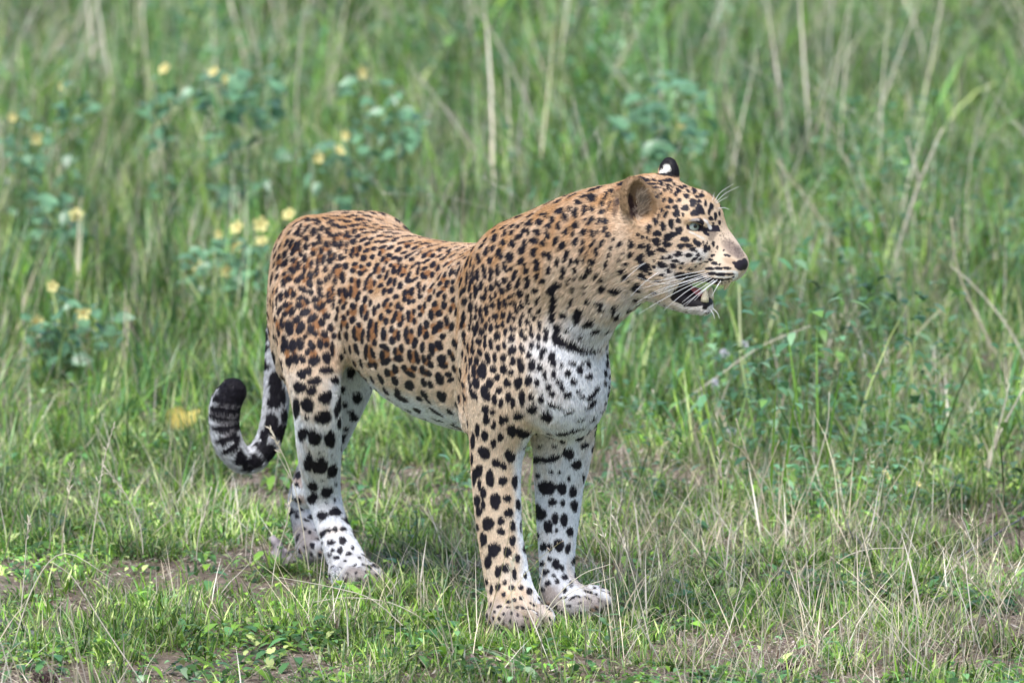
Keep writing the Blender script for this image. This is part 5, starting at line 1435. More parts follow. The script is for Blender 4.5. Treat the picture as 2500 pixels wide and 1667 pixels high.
# tail: along the tail
keep = (hb > .6) & (hl > .0014)
hp, hn, hcol, hl, hf = hp[keep], hn[keep], hcol[keep], hl[keep], hf[keep]
td = ((hp[:, None, :] - TAILP[None, ::3, :]) ** 2).sum(2)
ti = td.argmin(1) * 3
ontail = (td.min(1) < .048 ** 2) & (ti > 12)
tv = TAILP[np.minimum(ti + 1, len(TAILP) - 1)] - TAILP[np.maximum(ti - 1, 0)]
tv /= np.linalg.norm(tv, axis=1)[:, None]
hf = np.where(ontail[:, None], tv, hf)
nz = np.stack([hash_noise(hp, 55, s_) for s_ in (11, 12, 13)], 1) * .12 + np.stack([hash_noise(hp, 260, s_) for s_ in (14, 15, 16)], 1) * .10
hf = hf + nz + R.normal(0, .14, hf.shape)
ft = hf - hn * (hf * hn).sum(1)[:, None]
ft /= np.linalg.norm(ft, axis=1)[:, None] + 1e-9
n_h = len(hp)
hl = hl * np.where((hcol.mean(1) > .5) & (hn[:, 2] < -.25), .95, .60) * R.uniform(.65, 1.25, n_h)
lift = R.uniform(.22, .48, n_h)[:, None]
pts = np.zeros((n_h, 4, 3), np.float32)
for k_, t_ in enumerate((0, .34, .68, 1.0)):
    pts[:, k_] = hp - hn * .0006 + hl[:, None] * (ft * (t_ * .93) + hn * (lift * (t_ * (1.25 - .55 * t_))))
# long pale hairs standing in the hollow of the near ear
ne = 240
eu, ev = R.uniform(-.1, 1, ne), R.uniform(-1, .5, ne)
eb = ec - EN * .004 + ES * (.004 + eu * .017)[:, None] + EU * (ev * .026 - .004)[:, None]
ed = unit(EU * .8 + ES * .45 + EN * .5) + R.normal(0, .28, (ne, 3))
ed /= np.linalg.norm(ed, axis=1)[:, None]
el = R.uniform(.010, .024, ne)[:, None]
ep = np.stack([eb + ed * el * t_ + EN * (.004 * t_ * t_) for t_ in (0, .34, .68, 1.0)], 1)
pts = np.concatenate([pts, ep.astype(np.float32)])
hcol = np.concatenate([hcol, np.tile([.46, .37, .28], (ne, 1)) * R.uniform(.35, 1.15, ne)[:, None]])
hp = np.concatenate([hp, eb])
n_h = len(hcol)
hc_ = hcol * np.clip(1 + R.normal(0, .20, n_h) + .15 * hash_noise(hp, 420, 21), .4, 1.6)[:, None] * np.where(hcol.mean(1) < .05, 1.0, 1.03)[:, None]
crv = bpy.data.hair_curves.new("fur")
crv.add_curves([4] * n_h)
crv.points.foreach_set("position", pts.ravel())
rad = np.tile(np.array([.00036, .00034, .00026, .00008], np.float32), n_h)
ra = crv.attributes.get("radius") or crv.attributes.new("radius", 'FLOAT', 'POINT')
ra.data.foreach_set("value", rad)
ca = crv.attributes.new("col", 'FLOAT_COLOR', 'CURVE')
c4 = np.ones((n_h, 4), np.float32)
c4[:, :3] = np.clip(hc_, 0, .95)
ca.data.foreach_set("color", c4.ravel())
m_fur, n_, l_, b_ = new_mat("leopard_fur")
at_ = n_.new("ShaderNodeAttribute")
at_.attribute_name = "col"
l_.new(at_.outputs["Color"], b_.inputs["Base Color"])
b_.inputs["Roughness"].default_value = .5
b_.inputs["Specular IOR Level"].default_value = .2
crv.materials.append(m_fur)
fur = bpy.data.objects.new("fur", crv)
COL.objects.link(fur)
fur.parent = leopard
fur["kind"] = "stuff"

# ---- eyes, tongue, teeth, whiskers
m_iris = flat_mat("iris", (.33, .38, .33), rough=.05, spec=.6, noise=.3, scale=500)
m_pupil = flat_mat("pupil", (.006, .006, .008), rough=.05, spec=.6)
m_tooth = flat_mat("tooth", (.78, .66, .48), rough=.3, spec=.5, noise=.15, scale=300)
m_tongue = flat_mat("tongue", (.42, .11, .11), rough=.35, spec=.5, noise=.3, scale=300)
m_whisk = flat_mat("whisker", (.85, .84, .84), rough=.4)


def uvsphere(c, r, axes, nu=20, nv=12, cap=math.pi):
    V, F = [], []
    A = [unit(a) for a in axes]
    for i in range(nv + 1):
        th_ = cap * i / nv
        for j in range(nu):
            ph_ = 2 * math.pi * j / nu
            d = A[0] * math.cos(th_) * r[0] + A[1] * math.sin(th_) * math.cos(ph_) * r[1] + A[2] * math.sin(th_) * math.sin(ph_) * r[2]
            V.append(np.asarray(c) + d)
    for i in range(nv):
        for j in range(nu):
            F.append((i * nu + j, i * nu + (j + 1) % nu, (i + 1) * nu + (j + 1) % nu, (i + 1) * nu + j))
    return V, F


for sd in (-1, 1):
    out = -HL if sd < 0 else HL
    gz = unit(out * .80 + HF * .62 + UPZ * .02)
    side = unit(np.cross(UPZ, gz))
    upx = np.cross(gz, side)
    # the eyeball's front lies just inside the socket's rim
    s_ = hit(1697, 556) if sd < 0 else None
    cen = HS(1697, 555, sd, .048) - gz * .0108
    V, F = uvsphere(cen, (.0118, .0118, .0118), (gz, side, upx))
    eye = mesh_obj("eye", V, F, m_iris, leopard)
    V, F = uvsphere(cen + gz * .0004, (.0119, .0119, .0119), (unit(gz + upx * .15), side, upx), 16, 3, .30)
    mesh_obj("pupil", V, F, m_pupil, eye)
V, F = tube([H(1672, 716), H(1688, 715), H(1704, 718), H(1716, 724)], [.010, .012, .011, .005], 10)
mesh_obj("tongue", V, F, m_tongue, leopard)


def tooth(base, tip, r):
    pts_ = [np.array(base) + (np.array(tip) - np.array(base)) * t for t in (0, .3, .6, .85, 1)]
    V, F = tube(pts_, [r, r * .95, r * .7, r * .4, r * .1], 8)
    return mesh_obj("tooth", V, F, m_tooth, leopard)


for sd in (-1, 1):
    tooth(HS(1720, 736, sd, .016), HS(1724, 706, sd, .017), .0075)
    tooth(HS(1766, 690, sd, .017), HS(1756, 714, sd, .016), .0055) if sd > 0 else None

WH = [((1010, 1092), (700, 1165), (400, 1235)), ((1000, 1072), (800, 1110), (560, 1165), (420, 1130)), ((1050, 1115), (800, 1180), (600, 1240), (390, 1360)), ((1040, 1130), (850, 1210), (640, 1320), (420, 1450)),
      ((1060, 1135), (860, 1240), (720, 1350), (640, 1420)), ((1080, 1150), (900, 1270), (800, 1350)), ((1090, 1160), (960, 1260), (830, 1380)), ((1100, 1165), (980, 1250), (770, 1400)), ((1140, 1160), (1090, 1240), (1060, 1300)),
      ((1110, 1150), (1000, 1240), (910, 1330)), ((1030, 1100), (760, 1190), (540, 1285)), ((1020, 1118), (780, 1210), (560, 1290), (470, 1310)), ((900, 1085), (740, 1180), (520, 1180)), ((600, 1085), (480, 1170), (350, 1300)),
      ((545, 980), (430, 1040), (280, 1170)), ((560, 985), (470, 1010), (350, 1060)), ((1085, 470), (1140, 390), (1250, 318)), ((1090, 485), (1180, 400), (1300, 340)), ((1100, 490), (1150, 455), (1200, 432)),
      ((1065, 460), (1075, 430), (1083, 395)), ((1120, 530), (1170, 525), (1215, 542)), ((1120, 1185), (1085, 1250), (1065, 1290)), ((1070, 1400), (1110, 1440), (1130, 1490)), ((1050, 1410), (1075, 1450), (1085, 1490))]
for w_ in WH:
    p2 = []
    lat0 = -.041 if w_[0][1] > 600 else -.02
    if w_[0][0] < 700:
        lat0 = -.066
    for q_ in w_:
        p2.append((*q_, 0))
    cc = crom(p2, 6)
    L_ = np.linalg.norm(cc - cc[0], axis=1)
    pts_ = [HS(1440 + a / 3.5636, 360 + b / 3.5636, -1, -lat0 + (.00010 * g if lat0 < -.03 else .00002 * g)) for (a, b, _), g in zip(cc, L_)]
    V, F = tube(pts_, np.linspace(.00055, .00016, len(pts_)), 5)
    mesh_obj("whisker", V, F, m_whisk, leopard)
# ------------------------------------------------------------------ plants, stalks, flowers and litter that can be told apart
K = 2500 / 2352.0          # positions below were read off a 2352-pixel-wide view of the photograph
RL = np.random.default_rng(77)


def GP(px, py):
    g = G(px * K, py * K)
    g[2] = float(gz_(g[0], g[1]))
    return g


def PP(px, py, y):
    return P(px * K, py * K, y)


M_LEAF = flat_mat("broad_leaf", (.14, .29, .15), rough=.34, spec=.6, noise=.5, scale=40, transl=.25)
M_LEAF2 = flat_mat("pale_leaf", (.16, .30, .13), rough=.45, spec=.4, noise=.35, scale=60, transl=.3)
M_STEMG = flat_mat("green_stem", (.12, .19, .07), rough=.6, noise=.3, scale=60)
M_PETAL = flat_mat("yellow_petal", (.88, .76, .32), rough=.5, noise=.15, scale=120, transl=.3)
M_CENTRE = flat_mat("flower_centre", (.55, .28, .03), rough=.6)
M_STALK = flat_mat("dry_stalk", (.50, .43, .31), rough=.65, noise=.3, scale=50)
M_STALK2 = flat_mat("pale_stalk", (.60, .54, .43), rough=.65, noise=.25, scale=50)
M_WHITE = flat_mat("white_fluff", (.74, .72, .76), rough=.8, noise=.15, scale=200, transl=.2)
M_DARK = flat_mat("dark_pod", (.055, .032, .030), rough=.7, noise=.5, scale=150)
M_BRANCH = flat_mat("grey_bark", (.15, .14, .165), rough=.85, noise=.5, scale=45)
M_ROOT = flat_mat("weathered_wood", (.30, .26, .28), rough=.9, noise=.5, scale=60)
M_YLEAF = flat_mat("yellow_dead_leaf", (.62, .50, .13), rough=.55, noise=.35, scale=50, transl=.3)
M_OLEAF = flat_mat("orange_dead_leaf", (.52, .24, .10), rough=.6, noise=.3, scale=80, transl=.2)


def leaf_mesh(name, mat, L_=1.0, W_=.7, lobes=True, fold=.22, droop=.35):
    """An ovate leaf along +x: two halves folded on the midrib, tip drooping."""
    V, Q = [], []
    ts = [0, .12, .3, .5, .72, .9, 1.0]
    ws = [.02, .62, .98, .9, .58, .22, .01] if lobes else [.02, .35, .75, .9, .7, .3, .01]
    for t, w in zip(ts, ws):
        z = -droop * t * t * L_ * .6
        x = L_ * (t - (.08 if (lobes and .05 < t < .2) else 0))
        V += [(x, -w * W_ / 2, z + fold * w * W_ / 2), (L_ * t, 0, z), (x, w * W_ / 2, z + fold * w * W_ / 2)]
    for k in range(len(ts) - 1):
        a = 3 * k
        Q += [(a, a + 1, a + 4, a + 3), (a + 1, a + 2, a + 5, a + 4)]
    me = bpy.data.meshes.new(name)
    me.from_pydata(V, [], Q)
    me.polygons.foreach_set("use_smooth", [True] * len(Q))
    me.materials.append(mat)
    return me


def flower_mesh(name):
    """Five broad overlapping petals in a shallow cup, with a small raised centre; it faces +z, radius 1."""
    V, Q, mi = [], [], []
    for k in range(5):
        a = 2 * math.pi * k / 5
        o = len(V)
        for r, w, z in ((.06, .10, 0), (.45, .75, .10), (.8, 1.25, .22), (1.0, .95, .32)):
            for s in (-1, 0, 1):
                aa = a + s * w * .62 / max(r, .3) * .5
                V.append((r * math.cos(aa), r * math.sin(aa), z + .03 * k + (.05 if s else 0)))
        for i in range(3):
            for j in range(2):
                b = o + i * 3 + j
                Q.append((b, b + 1, b + 4, b + 3))
                mi.append(0)
    o = len(V)
    for z, r in ((.02, .14), (.3, .12), (.38, .04)):
        for j in range(6):
            V.append((r * math.cos(j * 1.0472), r * math.sin(j * 1.0472), z))
    for i in range(2):
        for j in range(6):
            Q.append((o + i * 6 + j, o + i * 6 + (j + 1) % 6, o + (i + 1) * 6 + (j + 1) % 6, o + (i + 1) * 6 + j))
            mi.append(1)
    me = bpy.data.meshes.new(name)
    me.from_pydata(V, [], Q)
    me.materials.append(M_PETAL)
    me.materials.append(M_CENTRE)
    me.polygons.foreach_set("material_index", mi)
    me.polygons.foreach_set("use_smooth", [True] * len(Q))
    return me


LEAFM = [leaf_mesh("leaf", M_LEAF, W_=w, droop=d) for w, d in ((.62, .3), (.5, .6), (.75, .15))]
LEAFP = [leaf_mesh("leaf", M_LEAF2, W_=w, lobes=False, droop=d) for w, d in ((.42, .5), (.34, .25))]
FLOWER = flower_mesh("flower")


def part(name, me, parent, loc, zdir=None, xdir=None, scale=1.0):
    o = bpy.data.objects.new(name, me)
    COL.objects.link(o)
    o.parent = parent
    z = unit(zdir if zdir is not None else (0, 0, 1))
    x = np.asarray(xdir if xdir is not None else (1, 0, 0), float)
    x = unit(x - z * (x @ z))
    y = np.cross(z, x)
    M = Matrix(((x[0], y[0], z[0], 0), (x[1], y[1], z[1], 0), (x[2], y[2], z[2], 0), (0, 0, 0, 1)))
    M = Matrix.Translation(Vector(np.asarray(loc) - np.asarray(parent.location))) @ M @ Matrix.Scale(scale, 4)
    o.matrix_local = M
    return o


def stem_part(root, pts, r0, r1, mat, name="stem"):
    pts = crom([tuple(p) + (0,) for p in pts], 4)[:, :3] if len(pts) > 2 else np.asarray(pts, float)
    V, F = tube([p - np.asarray(root.location) for p in pts], np.linspace(r0, r1, len(pts)), 5)
    return mesh_obj(name, V, F, mat, root)


def shrub(label, base, flowers, leafzone, nleaf, lsize=(.028, .05), fsize=.0185, group="yellow-flowered plants in the meadow"):
    """base: pixel of its foot; flowers: pixels; leafzone: ellipse (px, py, rx, ry) that its leaves fill."""
    b = GP(*base)
    t = thing("flowering_plant", label, "plant", b, group)
    y0 = b[1]
    cx, cy, rx, ry = leafzone
    tops = []
    for (fx, fy) in flowers:
        p = PP(fx, fy, y0 + RL.uniform(-.08, .03))
        tops.append(p)
        fd = unit(np.array([RL.uniform(-1, 1), -1.0, RL.uniform(-.2, 1.3)]))
        part("flower", FLOWER, t, p, zdir=fd, xdir=(1, RL.uniform(-.5, .5), .2), scale=fsize * RL.uniform(.6, .98))
    nodes = [PP(cx + rx * RL.uniform(-.8, .8), cy + ry * RL.uniform(-.9, .5), y0 + RL.uniform(-.12, .12)) for _ in range(5)]
    for p in tops + nodes:
        m = b + (p - b) * .5 + np.array([RL.normal(0, .02), RL.normal(0, .02), .03])
        stem_part(t, [b, m, p], .0026, .0012, M_STEMG)
    for k in range(nleaf):
        for _ in range(20):
            u, v = RL.uniform(-1, 1, 2)
            if u * u + v * v < 1:
                break
        p = PP(cx + rx * u, cy + ry * v, y0 + RL.uniform(-.13, .13))
        if p[2] < .02:
            p[2] = RL.uniform(.02, .08)
        az = RL.uniform(0, 6.283)
        zd = np.array([RL.normal(0, .45), RL.normal(-.25, .45), 1.0])
        part("leaf", LEAFM[RL.integers(3)], t, p, zdir=zd, xdir=(math.cos(az), math.sin(az), RL.uniform(-.3, .3)), scale=RL.uniform(*lsize))
    for p in nodes + tops:                                  # leaves down the stems
        for k in range(5):
            f = RL.uniform(.25, .95)
            az = RL.uniform(0, 6.283)
            part("leaf", LEAFM[RL.integers(3)], t, b + (p - b) * f + np.array([math.cos(az) * .012, math.sin(az) * .012, .01]), zdir=(RL.normal(0, .5), RL.normal(-.3, .5), 1), xdir=(math.cos(az), math.sin(az), RL.uniform(-.4, .3)), scale=RL.uniform(*lsize) * .85)
    return t


shrub("dark leafy plant with three open yellow flowers at the left edge", (150, 872), [(120, 657), (82, 738), (190, 717), (162, 764)], (165, 770, 130, 95), 46)
shrub("tall leafy plant topped by a single yellow flower near the left edge", (140, 690), [(176, 496)], (130, 540, 55, 95), 24, fsize=.02)
shrub("leafy plant with many yellow flowers beside the leopard's rump", (520, 752), [(547, 524), (603, 557), (520, 621), (459, 612), (539, 563), (505, 536), (598, 515), (665, 494)], (525, 625, 115, 85), 60)
shrub("blue-green plant bearing two adjoining yellow flowers and a wide row of pale leaves", (560, 590), [(493, 168), (513, 180)], (560, 215, 120, 60), 46, lsize=(.04, .07), fsize=.02)
shrub("small plant with a deep orange-yellow flower among the tall grass", (390, 580), [(380, 160)], (370, 220, 30, 50), 9, fsize=.019)
shrub("pale cream-yellow flowered plant in the tall grass toward the upper left", (150, 600), [(145, 196)], (170, 230, 45, 50), 14, fsize=.02)
shrub("faded plant with two tiny pale flowers at the far left edge", (60, 610), [(26, 270), (80, 316)], (60, 330, 60, 70), 18, fsize=.02)
shrub("plant with a cluster of three yellow flowers above the leopard's back", (770, 620), [(728, 362), (778, 348), (797, 311)], (790, 370, 90, 60), 26, fsize=.02)
shrub("plant with one round yellow flower high above the leopard's back", (830, 600), [(828, 166)], (850, 230, 70, 60), 16, fsize=.019)
shrub("blue-green bush with one pale yellow flower behind the leopard's head", (1560, 600), [(1566, 288)], (1530, 270, 100, 110), 50, lsize=(.035, .065), fsize=.02)
shrub("dark leafy plant without open flowers behind the leopard's shoulder", (930, 600), [], (920, 300, 60, 60), 26)


def herb(label, base, top, n, lsize, flowers=0):
    b = GP(*base)
    t = thing("leafy_herb", label, "plant", b)
    p1 = PP(*top, b[1])
    ax = p1 - b
    stem_part(t, [b, b + ax * .5 + [.006, 0, 0], p1], .0022, .0012, M_STEMG)
    for k in range(n):
        f = .18 + .82 * (k // 2) / max(1, (n // 2 - 1))
        az = (k // 2) * 1.57 + (k % 2) * math.pi + RL.uniform(-.3, .3)
        part("leaf", LEAFP[k % 2], t, b + ax * min(f, 1), zdir=(-math.cos(az) * .4, -math.sin(az) * .4, 1), xdir=(math.cos(az), math.sin(az), .5), scale=RL.uniform(*lsize) * (1.15 - .4 * f))
    for k in range(flowers):
        a = RL.uniform(0, 6.28)
        part("flower", FLOWER, t, p1 - ax * .06 * k + np.array([math.cos(a) * .012, -.01, 0]), zdir=(math.cos(a), -.6, .5), scale=.0065)
    return t


herb("light green herb with pointed leaves in pairs beside dry stems at the right", (1845, 1150), (1838, 985), 14, (.035, .055))
herb("upright green herb with tiny yellow flowers near the right edge", (2005, 1240), (2028, 1085), 16, (.026, .042), 2)
herb("slender green herb with a tiny yellow flower beside the taller flowering herb", (2075, 1245), (2100, 1110), 14, (.02, .034), 1)
herb("low green herb growing just before the leopard's far forepaw", (1395, 1500), (1390, 1415), 10, (.03, .05))
herb("green herb below the leopard's belly between its hind and fore legs", (945, 1260), (955, 1165), 14, (.024, .04))


def stalk(label, pts, y=None, r=.0028, mat=None, branches=(), head=0):
    """A dry stalk through pixels pts (foot first); it stands at its foot's depth unless y is given."""
    b = GP(*pts[0])
    y0 = b[1]
    t = thing("dry_stalk", label, "dry stalk", b, "dry grass stalks")
    P3 = [b] + [PP(*q, y0 + (0 if y is None else y) * (i + 1) / len(pts)) for i, q in enumerate(pts[1:])]
    stem_part(t, P3, r, r * .45, mat or M_STALK)
    for br in branches:
        stem_part(t, [PP(*q, y0 + (0 if y is None else y) * .6) for q in br], r * .7, r * .3, mat or M_STALK, "side_shoot")
    if head:
        A = np.array(P3)
        d = unit(A[-1] - A[-2])
        V, Q = [], []
        for k in range(26):
            p = A[-1] - d * head * k / 26 - b
            e = unit(d + RL.normal(0, .35, 3))
            s = unit(np.cross(e, RL.normal(0, 1, 3)))
            L_ = RL.uniform(.008, .016)
            o = len(V)
            V += [p, p + e * L_ * .5 - s * .0014, p + e * L_, p + e * L_ * .5 + s * .0014]
            Q.append((o, o + 1, o + 2, o + 3))
        mesh_obj("seed_head", V, Q, M_STALK2, t)
    return t


stalk("tall forked dry stalk standing to the right of the leopard's face", [(2030, 700), (2050, 620), (2085, 500), (2120, 400), (2166, 294)], r=.0048, mat=M_STALK2, branches=[[(2112, 415), (2098, 370), (2083, 315)]])
stalk("dry stalk leaning left, its tip level with the leopard's brow", [(1985, 690), (1930, 575), (1860, 470), (1785, 368)], r=.0034)
stalk("thin dark stalk curving left behind the forked stalk", [(2050, 640), (2030, 510), (1985, 420), (1940, 358)], r=.003)
stalk("short bleached stalk at the foot of the forked stalk", [(1985, 740), (1970, 680), (1960, 612)], r=.0034, mat=M_STALK2)
stalk("long straw slanting up to the right behind the leopard's chest", [(1480, 990), (1600, 900), (1740, 800), (1862, 748)], r=.0026, mat=M_STALK2)
stalk("long straw leaning left over the right edge of the meadow", [(2330, 880), (2250, 740), (2200, 620), (2185, 500)], r=.003)
stalk("second slanting straw along the right edge with its top bent over", [(2400, 900), (2320, 760), (2240, 660), (2185, 612)], r=.003, mat=M_STALK2)
stalk("pair of crossing straws at the right edge, bleached almost white", [(2265, 1090), (2290, 1010), (2352, 890)], r=.0034, mat=M_STALK2, branches=[[(2262, 1080), (2300, 960), (2318, 880)]])
stalk("tall blurred pale stem rising at the upper middle", [(1260, 380), (1200, 210), (1120, 60), (1060, -30)], r=.0034, mat=M_STALK2)
stalk("tall pale stem above the leopard's rump", [(690, 420), (680, 250), (690, 100), (705, -20)], r=.003, mat=M_STALK2)
stalk("pale bent stem beyond the plant beside the rump", [(430, 560), (400, 470), (360, 330), (355, 190)], r=.003, mat=M_STALK)
stalk("straw lying slantwise at the left edge below the yellow flowers", [(-20, 850), (60, 795), (125, 748)], r=.003, mat=M_STALK2)
stalk("feathery pale grass stem standing alone at the left", [(205, 1290), (225, 1150), (238, 1060), (262, 975)], r=.0014, mat=M_STALK2, head=.12)
stalk("feathery grass stem nodding to the right at the left", [(330, 1280), (320, 1200), (285, 1130), (236, 1066)], r=.0012, mat=M_STALK2, head=.07)
stalk("feathery grass stem left of the hind paws", [(450, 1300), (455, 1235), (470, 1180), (482, 1130)], r=.0012, mat=M_STALK2, head=.07)
stalk("dark spiked grass stem near the left edge", [(140, 1300), (145, 1220), (155, 1150), (165, 1070)], r=.0013, mat=M_STALK, head=.06)
stalk("thin seed stem crossing in front of the leopard's tail", [(715, 1340), (690, 1180), (665, 1080), (622, 985)], r=.0012, mat=M_STALK2, branches=[[(672, 1105), (650, 1065), (636, 1040)]], head=.05)
stalk("arched straw bowing over the near hind leg's shank", [(620, 1390), (632, 1290), (655, 1210), (668, 1145)], r=.0012, mat=M_STALK2, head=.06)
stalk("long straw bent flat before the hind paws", [(960, 1460), (860, 1380), (770, 1350), (640, 1325)], r=.0013, mat=M_STALK2)
stalk("straw crossing the leopard's near forepaw", [(1182, 1470), (1178, 1400), (1172, 1330), (1180, 1280)], r=.0012, mat=M_STALK2, head=.03)
stalk("straw leaning across both forepaws", [(1210, 1480), (1270, 1380), (1335, 1320), (1402, 1295)], r=.0013, mat=M_STALK2)
stalk("second straw bowed over the far forepaw", [(1205, 1470), (1260, 1405), (1320, 1355), (1410, 1325)], r=.0012, mat=M_STALK2)
stalk("upright straw just right of the far foreleg", [(1420, 1480), (1405, 1380), (1400, 1290), (1404, 1150)], r=.0012, mat=M_STALK2)
stalk("thin straw leaning left across the far foreleg's shank", [(1480, 1460), (1440, 1350), (1400, 1260), (1365, 1180)], r=.0011, head=.05)
stalk("seeded straw right of the forepaws", [(1500, 1500), (1470, 1380), (1440, 1270), (1412, 1190)], r=.0012, mat=M_STALK2, head=.06)
stalk("arching pale straw over the dark twig at the right", [(1880, 1345), (1925, 1290), (1990, 1262), (2082, 1258)], r=.0017, mat=M_STALK2)
stalk("straw with drooping seed head at the lower right", [(2330, 1460), (2270, 1380), (2220, 1320), (2200, 1290)], r=.0015, head=.05)
stalk("leaning straw in the bottom right corner", [(2170, 1560), (2090, 1500), (2040, 1430), (1990, 1375)], r=.0014, mat=M_STALK2)
stalk("long straw slanting across the bottom left", [(330, 1560), (240, 1440), (170, 1330), (120, 1290)], r=.0013, mat=M_STALK2)
stalk("arched straw rising from the lower left corner", [(20, 1500), (80, 1340), (150, 1270), (260, 1330)], r=.0014, mat=M_STALK2)
stalk("straw lying nearly flat before the hind paw", [(1000, 1430), (900, 1385), (800, 1372), (720, 1382)], r=.0012, mat=M_STALK2)
stalk("upright thin straw at the lower left", [(45, 1420), (55, 1330), (60, 1250), (66, 1190)], r=.0012, mat=M_STALK2, head=.04)
stalk("straw slanting left below the belly", [(1130, 1330), (1060, 1280), (1000, 1200), (925, 1140)], r=.0012)
stalk("dry straw standing behind the far forepaw's toes", [(1600, 1330), (1640, 1230), (1660, 1130), (1650, 1030)], r=.0013, head=.06)
stalk("dry branching stem in the brown tangle at the right", [(1770, 1230), (1750, 1130), (1715, 1040), (1690, 960)], r=.0018, branches=[[(1745, 1120), (1770, 1060), (1790, 1010)], [(1722, 1060), (1700, 1030), (1665, 1010)]])
stalk("pale stem leaning right in the brown tangle at the right", [(1830, 1190), (1870, 1090), (1900, 980), (1905, 900)], r=.0017, mat=M_STALK2)


def fluff(label, px, py, foot):
    b = GP(*foot)
    t = thing("white_flower", label, "flower", b, "small white flowers among the dry stems")
    p = PP(px, py, b[1])
    stem_part(t, [b, (b + p) / 2 + [.01, 0, 0], p], .0012, .0008, M_STEMG)
    V, Q = [], []
    for k in range(34):
        d = unit(RL.normal(0, 1, 3) + [0, -.2, .5])
        s = unit(np.cross(d, RL.normal(0, 1, 3)))
        o = len(V)
        q = p - b
        V += [q, q + d * .007 - s * .0022, q + d * .012, q + d * .007 + s * .0022]
        Q.append((o, o + 1, o + 2, o + 3))
    mesh_obj("petals", V, Q, M_WHITE, t)


for lab, px, py, foot in (("white flower head highest above the dry stems right of the chest", 1708, 793, (1705, 960)), ("white flower head left of the highest one", 1664, 812, (1672, 965)),
                          ("white flower head alone halfway down the dry stems", 1641, 880, (1650, 1010)), ("small white flower left of the flower standing alone", 1612, 918, (1622, 1030)),
                          ("white flower low in the tangle beside the long slanting straw's foot", 1682, 990, (1690, 1070)), ("small white clover flower beside the near hind paw", 771, 1395 / K, (776, 1385)),
                          ("pale white flower near the left edge of the meadow", 15, 415, (20, 560))):
    fluff(lab, px, py, foot)


def pod(label, px, py, s):
    b = GP(px, py + 10)
    t = thing("dried_seed_head", label, "seed head", b, "dark dried seed heads in the grass")
    V, Q = [], []
    for k in range(16):
        d = unit(RL.normal(0, 1, 3) + [0, 0, 1.0])
        sd = unit(np.cross(d, RL.normal(0, 1, 3)))
        o = len(V)
        V += [(0, 0, .004), tuple(d * s * .5 - sd * s * .22 + [0, 0, .004]), tuple(d * s * RL.uniform(.8, 1.2)), tuple(d * s * .5 + sd * s * .22 + [0, 0, .004])]
        Q.append((o, o + 1, o + 2, o + 3))
    mesh_obj("husk", V, Q, M_DARK, t)
    stem_part(t, [b, b + [.004, 0, s * .5]], .002, .001, M_DARK)


for lab, px, py, s in (("dark brown dried seed head right of the forepaws", 1622, 1355, .026), ("dark seed head below the arching straw at the right", 2030, 1358, .028), ("dark seed head beyond the far forepaw's toes", 1527, 1278, .022),
                       ("dark seed head near the bottom edge, right of centre", 1805, 1525, .028), ("dark shrivelled seed head in the bottom left corner", 102, 1556, .032), ("dark seed head low in the tangle right of the leopard's chin", 1915, 722, .04),
                       ("dark seed head at the right edge among bleached straws", 2292, 925, .035), ("dark seed head in the bottom right part of the turf", 2185, 1560, .026), ("dark seed head left of the one below the arching straw", 1610, 1550, .024)):
    pod(lab, px, py, s)


def stick(name, label, cat, pts, r, mat, lift=.0, side=()):
    P3 = [GP(*q) + np.array([0, 0, rr * .7 + lift]) for q, rr in zip(pts, r)]
    t = thing(name, label, cat, P3[0])
    A = crom([(*p, q) for p, q in zip(P3, r)], 6)
    C = A[:, :3] + RL.normal(0, 1, (len(A), 3)) * A[:, 3:4] * .22
    V, F = tube(C - P3[0], np.maximum(A[:, 3] * RL.uniform(.8, 1.2, len(A)), .0006), 8)
    mesh_obj("wood", V, F, mat, t)
    for s in side:
        S3 = [PP(*q, P3[0][1]) for q in s]
        V, F = tube(np.array(S3) - P3[0], np.linspace(r[0] * .7, r[0] * .3, len(S3)), 6)
        mesh_obj("twig", V, F, mat, t)
    return t


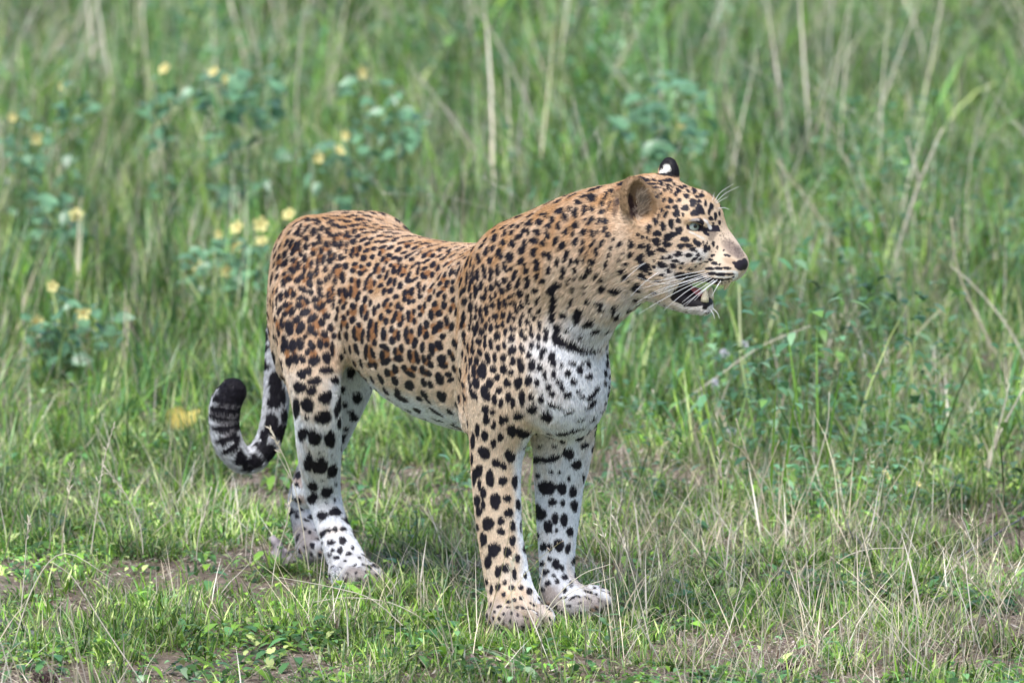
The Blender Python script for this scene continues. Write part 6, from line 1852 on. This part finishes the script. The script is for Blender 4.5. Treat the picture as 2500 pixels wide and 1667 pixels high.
stick("fallen_branch", "grey fallen branch in the grass at the bottom left corner", "branch", [(-40, 1432), (10, 1438), (50, 1446), (85, 1455)], [.009, .009, .008, .006], M_BRANCH)
stick("fallen_branch", "short piece of grey branch right of the one in the corner", "branch", [(105, 1460), (140, 1466), (185, 1472)], [.0055, .006, .004], M_BRANCH)
stick("fallen_branch", "grey stick on the ground behind the near hind paw's toes", "branch", [(865, 1298), (920, 1296), (985, 1290)], [.006, .007, .004], M_ROOT)
stick("dead_twig", "forked dark twig under the arching straw at the right", "twig", [(2010, 1300), (1985, 1265), (1960, 1235), (1945, 1215)], [.0022, .0024, .002, .0014], M_BRANCH, .012, [[(1960, 1240), (1950, 1212), (1945, 1190)]])
stick("dead_twig", "thin dark twig crossing the right edge", "twig", [(2200, 1300), (2290, 1240), (2380, 1180)], [.0016, .0018, .0018], M_BRANCH, .02)

b = GP(655, 1300)
t = thing("wood_stump", "small weathered stump of grey wood behind the hind paws", "stump", b)
for top, foot, r in (((625, 1232), (648, 1300), .012), ((622, 1268), (640, 1302), .009), ((650, 1262), (668, 1300), .010)):
    p0, p1 = PP(*foot, b[1]), PP(*top, b[1])
    A = crom([(*p0, r * 1.3), (*((p0 + p1) / 2 + [.004, 0, 0]), r), (*p1, r * .55)], 5)
    V, F = tube(A[:, :3] - b + RL.normal(0, .0012, (len(A), 3)), A[:, 3], 8)
    mesh_obj("stub", V, F, M_ROOT, t)


def deadleaf(label, px, py, s, mat, zd, xd, lift):
    g = GP(px, py + lift)
    p = PP(px, py, g[1])
    o = bpy.data.objects.new("dead_leaf", leaf_mesh("dead_leaf", mat, W_=.8, droop=.7, fold=.5))
    COL.objects.link(o)
    z = unit(zd)
    x = unit(np.asarray(xd, float) - z * (np.asarray(xd, float) @ z))
    y = np.cross(z, x)
    o.matrix_world = Matrix.Translation(Vector(p)) @ Matrix(((x[0], y[0], z[0], 0), (x[1], y[1], z[1], 0), (x[2], y[2], z[2], 0), (0, 0, 0, 1))) @ Matrix.Scale(s, 4)
    tag(o, label, "leaf")


deadleaf("large curled yellow leaf caught in the grass left of the tail", 395, 985, .068, M_YLEAF, (.3, -1, .5), (.6, .1, 1), 20)
deadleaf("smaller yellow leaf leaning against the curled yellow one", 428, 980, .045, M_YLEAF, (-.5, -1, .4), (.4, 0, 1), 30)
deadleaf("orange-brown dead leaf on the ground by the hind paws", 705, 1258, .024, M_OLEAF, (0, -.8, 1), (1, 0, .1), 8)
